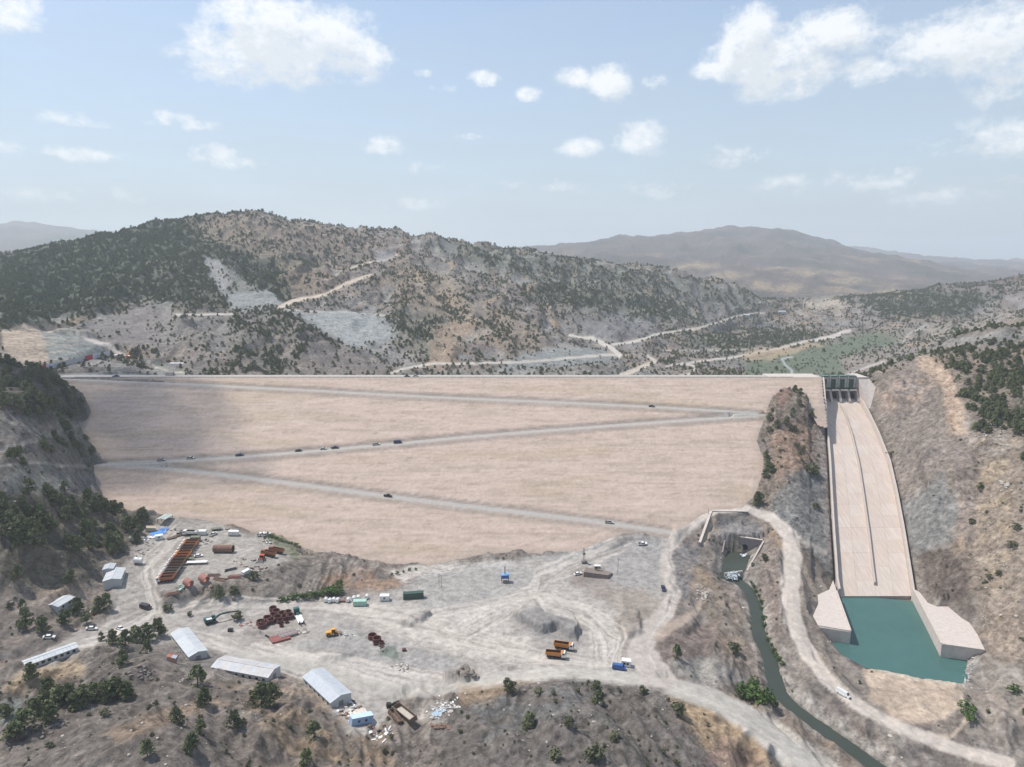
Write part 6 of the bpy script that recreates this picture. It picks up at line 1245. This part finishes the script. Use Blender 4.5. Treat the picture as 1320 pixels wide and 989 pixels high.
def ring(r_=1.5, h=1.6):
    e_ = empty('formwork_ring', (0,0,0)); n = 16; q = MB(); vs = []
    for z in (0, h):
        for rr__ in (r_, r_-.16): vs += [(rr__*math.cos(2*math.pi*i/n), rr__*math.sin(2*math.pi*i/n), z) for i in range(n)]
    f = []
    for i in range(n): j = (i+1) % n; f += [(i,j,2*n+j,2*n+i),(n+i,3*n+i,3*n+j,n+j),(i,n+i,n+j,j),(2*n+i,2*n+j,3*n+j,3*n+i)]
    q.add(vs, f); q.build('shell', M_red, e_)
    for z in (.15, h/2, h-.15):
        q = MB(); vs = []
        for zz in (z-.06, z+.06): vs += [((r_+.14)*math.cos(2*math.pi*i/n), (r_+.14)*math.sin(2*math.pi*i/n), zz) for i in range(n)]+[((r_-.01)*math.cos(2*math.pi*i/n), (r_-.01)*math.sin(2*math.pi*i/n), zz) for i in range(n)]
        f = []
        for i in range(n): j = (i+1) % n; f += [(i,j,2*n+j,2*n+i),(i,n+i,n+j,j),(2*n+i,2*n+j,3*n+j,3*n+i)]
        q.add(vs, f); q.build('flange', M_red, e_)
    return e_
ring0 = ring()
RP = [(338,809,1.2),(341,806,1),(345,800,1),(349,803,1),(353,795,1.1),(356,791,1.15),(358,799,1),(361,803,.9),(364,794,1),(367,798,1.1),(371,792,1.1),(374,797,1),(352,787,1.1),(370,803,.6),(363,808,.6),(336,805,1),(343,797,.7)]
w8 = ['at the lower left end','second from the lower left','on the left side','left of the middle','above the middle','in the middle','just below the middle','small, low in the middle','right of the middle','right and low','at the right end','at the lower right','at the top','tiny, at the right foot','tiny, at the lower foot','at the far left edge','thin, at the upper left']
for i, ((u, v, s_), lb) in enumerate(zip(RP, w8)): place(ring0 if i == 0 else clone(ring0), u, v, random.uniform(0, 6), 'maroon formwork ring in the big heap, '+lb, 'steel ring', 'maroon formwork rings in the big heap', s_=s_)
for (u, v, s_, lb) in [(480,823,1,'upper'),(486,827,1,'middle'),(492,830,.7,'lower'),(484,831,.6,'lowest small')]: place(clone(ring0), u, v, random.uniform(0, 6), 'maroon ring beside the greenish gravel, %s of the little heap' % lb, 'steel ring', 'maroon rings beside the greenish gravel', s_=s_)
# stacks of steel forms
def formstack(W_, L_, m_, n=5, h=.8):
    e_ = empty('formwork_stack', (0,0,0))
    for i in range(n):
        y = -W_/2+i*W_/n; q = MB(); q.box(-L_/2,L_/2,y+.03,y+W_/n-.06,.1,h+random.uniform(-.05,.05))
        for k in range(5): x = -L_/2+(k+.5)*L_/5; q.box(x-.06,x+.06,y+.03,y+W_/n-.06,h,h+.12)
        q.build('panel', m_, e_)
    return e_
place(formstack(5.5, 8, M_redb, 5), 361, 824, R(35), 'stack of faded red steel panels below the maroon rings', 'steel panels'); place(formstack(4.6, 8, paintm('grey_panel', 140,128,124), 6, 1.1), 371, 819, R(35), 'stack of grey steel panels touching the faded red ones', 'steel panels'); place(formstack(.9, 7, M_blkc, 2, .5), 348, 823, R(-38), 'thin dark beam on the ground left of the red panels', 'steel beam')
def trough(L_, W_, H_, m_, inner, name='steel_trough'):
    e_ = empty(name, (0,0,0)); q = MB(); q.box(-L_/2,L_/2,-W_/2,W_/2,0,.4); q.build('floor', inner, e_)
    for a_ in ((-L_/2,L_/2,-W_/2,-W_/2+.2),(-L_/2,L_/2,W_/2-.2,W_/2)): q = MB(); q.box(*a_, 0, H_); q.build('side', m_, e_)
    for x in (-L_/2, L_/2-.2): q = MB(); q.box(x,x+.2,-W_/2+.203,W_/2-.203,0,H_-.003); q.build('end_plate', m_, e_)
    for k in range(6): q = MB(); x = -L_/2+(k+.5)*L_/6; q.box(x-.08,x+.08,-W_/2-.12,-W_/2-.002,0,H_-.1); q.build('rib', m_, e_)
    return e_
M_tr = mat('brown_steel', srgb(118,98,84), .85, var=.3); place(trough(13, 3, 2, M_tr, mat('dust_fill', srgb(176,168,158), .9)), 523, 922, R(-52), 'longer of two open brown steel troughs by the grey shed', 'steel trough'); place(trough(7, 2.2, 1.5, M_tr, M_tr), 509, 926, R(-50), 'shorter brown steel trough left of the longer one', 'steel trough')
e_ = empty('machine_frame', (0,0,0)); q = MB(); q.beam((-2,0,.5),(2,0,2.2),.8,.8); q.box(-2.6,-1,-1,1,0,1.6); q.build('frame', M_blk, e_); q = MB(); q.box(1,2.4,-1,1,.8,2); q.build('motor', M_tr, e_); place(e_, 507, 912, R(20), 'dark rusty machine frame above the two steel troughs', 'machine')
# drilling rig, masts and poles
e_ = empty('drilling_rig', (0,0,0)); q = MB(); q.box(-2,2,-1.4,1.4,2.3,4.2); q.build('cabin', M_blu, e_); q = MB(); q.box(-2.1,2.1,-1.5,1.5,4.2,4.35); q.build('roof', paintm('light_blue_paint', 120,160,200), e_)
for x in (-1.8,1.8):
    for y in (-1.2,1.2): q = MB(); q.box(x-.15,x+.15,y-.15,y+.15,0,2.3); q.build('leg', M_stl, e_)
q = MB(); q.tube((0,0,4.3),(0,0,8.6),.28,8); q.build('mast', M_stl, e_); q = MB(); q.box(-1.2,1.2,-1.7,-1.3,0,1.6); q.build('ladder', M_stl, e_); place(e_, 651, 750, R(5), 'small blue cabin on legs with a mast in the grey yard', 'drilling rig')
def pole(h, label, u, v, lean=0, arm=True, m_=None):
    e_ = empty('pole', (0,0,0)); q = MB(); q.tube((0,0,-.5),(lean,0,h),.14,8,0,.09); q.build('shaft', m_ or M_stl, e_)
    if arm: q = MB(); q.beam((-.9+lean,0,h-.5),(.9+lean,0,h-.5),.1,.12); q.build('crossarm', m_ or M_stl, e_)
    p = G(u, v); e_.location = p; tag(e_, label, 'pole'); return e_
pole(8, 'thin pole standing on the grey ground right of the rubble heap', 796, 738, .3); pole(6.5, 'left pole of a pair beside the pale slab at the dam foot', 566, 755); pole(6.5, 'right pole of a pair beside the pale slab at the dam foot', 569, 757); pole(4, 'post on the track near the outlet road bend', 913, 664, 0, False)
e_ = empty('drill_mast', (0,0,0)); q = MB(); q.box(-1.5,1.5,-1,1,.5,1.6); q.build('base', M_stl, e_)
for s_ in (-1,1): q = MB(); q.beam((s_*.4,0,1.5),(s_*.3,0,9),.15,.15); q.build('mast_rail', M_blkc, e_)
for k in range(6): q = MB(); q.beam((-.38,0,2.2+k*1.2),(.36,0,2.8+k*1.2),.08,.08); q.build('brace', M_blkc, e_)
q = MB(); q.box(-.7,.7,-.5,.5,5,6.2); q.build('drive_head', M_stl, e_); place(e_, 753, 726, R(10), 'dark lattice mast of a drill above the rubble heap', 'drill')
# retaining box with machine
e_ = empty('earth_ramp', (0,0,0)); q = MB(); q.add([(-7,-3,-.6),(6,-3,-.6),(8,3,-.6),(-7,3,-.6),(-7,-2.6,2.4),(5.5,-2.2,2.8),(7.5,2.8,1.6),(-7,2.8,2.0)],[(3,2,1,0),(4,5,6,7),(0,1,5,4),(1,2,6,5),(2,3,7,6),(3,0,4,7)])
q.build('fill', mat('dark_fill', srgb(126,114,106), .95, var=.25, scale=.7), e_); place(e_, 770, 742, R(-14), 'dark walled loading ramp of earth with a machine on top', 'ramp', s_=1)
e_ = empty('generator', (0,0,0)); q = MB(); q.box(-1.6,1.6,-.9,.9,.2,1.7); q.build('housing', M_stl, e_); q = MB(); q.box(-1.7,1.7,-1,1,1.7,1.82); q.build('lid', M_wh, e_); q = MB(); q.box(-1.2,-.2,-.95,-.9,.5,1.3); q.build('grille', M_blk, e_); p = G(770, 738); e_.location = (p.x, p.y, p.z+2.2); tag(e_, 'grey generator standing on top of the loading ramp', 'generator')
place(mkcar(M_wh, 'car'), 745, 741, R(20), 'white car parked left of the loading ramp', 'car')
# sheets, pipes lying about
def sheet(name, L_, W_, m_, seed):
    q = MB(); R_ = np.random.default_rng(seed); nx, ny = 9, 6; vs = [((i/(nx-1)-.5)*L_+R_.normal()*.12, (j/(ny-1)-.5)*W_+R_.normal()*.12, .15+abs(R_.normal())*.22) for i in range(nx) for j in range(ny)]
    q.add(vs, [(i*ny+j, (i+1)*ny+j, (i+1)*ny+j+1, i*ny+j+1) for i in range(nx-1) for j in range(ny-1)]); o_ = q.build(name, m_); s_ = o_.modifiers.new('thickness', 'SOLIDIFY'); s_.thickness = .06; return o_
place(sheet('tarpaulin', 8, 4, paintm('blue_sheet', 74,138,206, .6), 1), 204, 687, R(25), 'crumpled bright blue sheet on the ground near the pines', 'tarpaulin'); place(sheet('tarpaulin', 5, 3.2, paintm('blue_sheet_b', 84,120,176, .6), 2), 211, 683, R(30), 'darker blue sheet behind the bright blue one', 'tarpaulin'); place(sheet('tarpaulin', 5, 2.8, M_wh, 4), 196, 693, R(10), 'white sheet on the ground left of the blue sheets', 'tarpaulin')
place(sheet('tarpaulin', 8, 6, paintm('pale_sheet', 214,200,186, .8), 5), 460, 922, R(30), 'pale sheet spread under the pale blue cabin', 'tarpaulin'); place(sheet('tarpaulin', 5, 4, paintm('blue_rubble_sheet', 150,170,184, .7), 6), 566, 919, R(30), 'bluish sheet beside the white scrap heap', 'tarpaulin')
sb = None
for i, (u, v, yw, L_) in enumerate([(226,693,38,9),(229,692,36,10),(232,690,40,8),(236,687,30,7),(222,695,44,5)]):
    q = MB(); e_ = empty('steel_beam', (0,0,0)); q.box(-L_/2,L_/2,-.3,.3,.1,.2); q.box(-L_/2,L_/2,-.06,.06,.2,.6); q.box(-L_/2,L_/2,-.3,.3,.6,.7); q.build('web', M_blkc if i % 2 else M_tr, e_); place(e_, u, v, R(yw), ['first','second','third','fourth','shortest'][i]+' dark steel beam lying beside the blue sheets', 'steel beam', 'steel beams lying beside the blue sheets')
for i, (u, v, yw, m_, lb) in enumerate([(276,742,8,M_tr,'brown bundle of bars behind the short pipes'),(283,747,-5,M_rust,'rusty bundle of bars in the middle of the yard edge'),(302,744,12,M_redb,'reddish bundle of bars near the dark box'),(222,766,15,M_rust,'rust-brown bundle at the foot of the truck row'),(297,735,30,M_blkc,'black bundle of scrap in the right yard')]):
    e_ = empty('bar_bundle', (0,0,0))
    for k in range(6): q = MB(); y = (k-2.5)*.36; q.tube((-3+random.uniform(-.6,.6),y,.2+(k % 2)*.25),(3+random.uniform(-.6,.6),y+random.uniform(-.3,.3),.2+(k % 2)*.25),.17,6); q.build('bar', m_, e_)
    place(e_, u, v, R(yw), lb, 'steel bars')
def debris(name, u, v, du, dv, n, cols, label, seed, smax=1.2):
    R_ = np.random.default_rng(seed); q = MB(); p0 = G(u, v)
    for k in range(n):
        p = G(u+R_.normal()*du, v+R_.normal()*dv)-p0; a, b_, h = R_.uniform(.25, smax, 3); q.box(p.x-a, p.x+a, p.y-b_*.6, p.y+b_*.6, p.z-.1, p.z+h*.5, k % len(cols), h*.1, R_.uniform(0, 3.1), p.x, p.y)
    o_ = q.build(name, cols); o_.location = p0; tag(o_, label, 'scrap', None, 'stuff')
debris('scrap', 449, 918, 6, 4, 40, [M_wh, M_tr, M_conc2, M_blkc], 'white and brown scrap strewn left of the pale blue cabin', 1); debris('scrap', 490, 946, 9, 5, 40, [M_blkc, M_wh, M_stl, M_tr], 'dark and white scrap strewn below the steel troughs', 2); debris('scrap', 573, 913, 8, 5, 60, [M_wh, M_slv, M_conc2], 'pale scrap heap at the edge of the near hill', 3, .8); debris('scrap', 565, 938, 6, 2, 22, [M_tr, M_rust], 'brown scrap heap at the edge of the near hill', 4)
debris('scrap', 235, 757, 3, 2, 12, [M_lgrn, M_stl], 'pale green scrap left of the short pipes', 5); debris('scrap', 455, 771, 16, 1.5, 26, [M_wh, M_stl, M_conc2], 'small pale scrap behind the white tanks', 6, .8); debris('scrap', 190, 697, 8, 3, 26, [M_wh, M_stl, M_tr, M_blu], 'mixed stores on the ground near the pines', 7, .9); debris('scrap', 448, 820, 4, 2, 10, [M_stl, M_wh], 'little heap of grey and white scrap right of the yellow loader', 8, .9); debris('scrap', 493, 833, 4, 2, 14, [M_blkc, M_red, M_stl], 'dark scrap below the maroon rings', 9, .8); debris('scrap', 345, 700, 5, 1.5, 16, [M_stl, M_blkc, M_wh], 'grey scrap behind the orange tipper', 10, .9); debris('scrap', 160, 459, 10, 1.5, 16, [M_wh, M_stl], 'white materials stacked above the left end of the crest', 12, 1.6); debris('scrap', 1018, 911, 2, 1, 4, [M_wh], 'white debris on the bank of the stream', 13, .8)
for (u, v, du, dv, n, cs, lb) in [(262,700,4,2,12,[M_stl,M_blkc],'grey scrap between the trailers and the long rusty pipe'),(312,724,6,3,16,[M_stl,M_rust,M_blkc],'mixed scrap right of the long rusty pipe'),(330,733,5,2,14,[M_tr,M_blkc],'brown scrap on the right part of the yard'),(290,683,8,1,12,[M_blkc,M_stl],'dark parts along the far edge of the yard'),(270,757,5,2,12,[M_rust,M_tr],'rusty scrap in front of the short pipes'),(252,700,3,1,8,[M_wh,M_stl],'pale scrap beside the far trucks'),(180,712,4,4,14,[M_blkc,M_stl,M_tr],'dark stores at the edge of the pines'),(228,684,8,1.2,14,[M_stl,M_blkc,M_wh],'stores behind the blue sheets'),(390,815,5,2,10,[M_conc2,M_stl],'pale rubble right of the steel panels'),(318,806,6,2,10,[M_conc2,M_redb],'rubble left of the maroon rings'),(455,908,4,3,14,[M_tr,M_wh],'rubbish beside the gabled grey shed'),(560,926,5,3,14,[M_slv,M_stl],'grey rubbish at the edge of the near hill')]:
    debris('scrap', u, v, du, dv, n, cs, lb, int(u), 1.0)
debris('scrap', 520, 862, 7, 4, 24, [M_conc2, M_stl], 'pale rubble scattered over the lower yard', 14, .7)
# hoarding along the road to the crest
e_ = empty('hoarding', (0,0,0)); pts_ = [(53,477),(60,475.2),(68,473.4),(76,471.6),(84,469.8),(92,468),(100,466.2),(110,463.8),(120,461.4),(128,459.6),(136,457.8),(144,456)]; W3 = [G(u, v+1.5) for u, v in pts_]; o0 = W3[0].copy(); e_.location = o0; M_ban = paintm('banner_white', 206,206,212, .7); M_banr = paintm('banner_red', 178,40,54, .7); M_bang = paintm('banner_grey', 176,176,176, .7); M_banb = paintm('banner_blue', 160,172,200, .7)
for i in range(len(W3)-1):
    a_, b_ = W3[i]-o0, W3[i+1]-o0; m_ = M_banr if i in (0, 7) else (M_bang if i in (3,4,5,6) else M_ban); d = b_-a_; a2 = a_+d*.02; b2 = b_-d*.02
    q = MB(); q.hexa([a2+Vector((0,0,-1)), b2+Vector((0,0,-1)), b2+Vector((0,.25,-1)), a2+Vector((0,.25,-1))], [a2+Vector((0,0,4.2)), b2+Vector((0,0,4.2)), b2+Vector((0,.25,4.2)), a2+Vector((0,.25,4.2))]); pn = q.build('panel', m_, e_)
    if i in (2, 3, 8, 1, 9):
        for k in range(3): q = MB(); f0 = .15+.27*k; A_ = a_+d*f0; B_ = a_+d*(f0+.16); z0_, z1_ = (1.2, 3.2) if k % 2 else (.8, 2.6); q.hexa([A_+Vector((0,-.05,z0_)), B_+Vector((0,-.05,z0_)), B_+Vector((0,-.005,z0_)), A_+Vector((0,-.005,z0_))], [A_+Vector((0,-.05,z1_)), B_+Vector((0,-.05,z1_)), B_+Vector((0,-.005,z1_)), A_+Vector((0,-.005,z1_))]); q.build('print_block', M_banr if (i == 3 and k < 2) else M_banb, pn)
tag(e_, 'long hoarding of white and red printed panels beside the road to the crest', 'hoarding')
# lamp posts along the crest
lp = None
for i in range(14):
    x = cx0+25+i*(cx1-cx0-90)/13
    if lp is None:
        lp = empty('lamp_post', (0,0,0)); q = MB(); q.tube((0,0,-.3),(0,0,3.4),.07,6); q.build('shaft', M_stl, lp); q = MB(); q.beam((0,0,3.4),(0,-1,3.5),.2,.1); q.build('lamp_head', M_stl, lp); o_ = lp
    else: o_ = clone(lp)
    o_.location = (x, 526.2, CREST); tag(o_, 'short thin post on the far edge of the crest road', 'post', 'thin posts along the crest road')
# distant house
e_ = shed(16, 9, 5, 1.5, M_wall, M_roof, 0, name='farm_building'); p = G(1007, 404.5); e_.location = p; tag(e_, 'distant white building on the shoulder above the valley', 'building')
e_ = shed(12, 8, 4, 1.5, M_wall, M_roof, 0, name='farm_building'); p = G(962, 408.5); e_.location = p; tag(e_, 'distant pale hut left of the white building above the valley', 'building')
# the cloud whose shadow lies on the left end of the dam (above and left of the view)
import bmesh
cm_ = bpy.data.materials.new('cloud_vapour'); cm_.use_nodes = True; t_ = cm_.node_tree; bs = t_.nodes['Principled BSDF']; bs.inputs['Base Color'].default_value = (.9,.9,.9,1); bs.inputs['Roughness'].default_value = 1; bs.inputs['Alpha'].default_value = .20
bm = bmesh.new(); R_ = np.random.default_rng(9); ctr = Vector((-290, 475, 60))+SUN*1150
for k in range(12):
    mt = Matrix.Translation((R_.normal()*75, R_.normal()*30, R_.uniform(0, 50)))@Matrix.Diagonal((R_.uniform(28, 75), R_.uniform(16, 42), R_.uniform(14, 30), 1)); bmesh.ops.create_icosphere(bm, subdivisions=3, radius=1, matrix=mt)
for v in bm.verts: n_ = noise(np.array([v.co.x/26.]), np.array([v.co.y/26.+v.co.z/20.]), 4)[0]; v.co += v.co.normalized()*n_*9
m_ = bpy.data.meshes.new('cloud'); bm.to_mesh(m_); bm.free(); o_ = put('cloud', m_, cm_); o_.location = ctr; tag(o_, 'thin white cloud high above the left end of the dam', 'cloud')
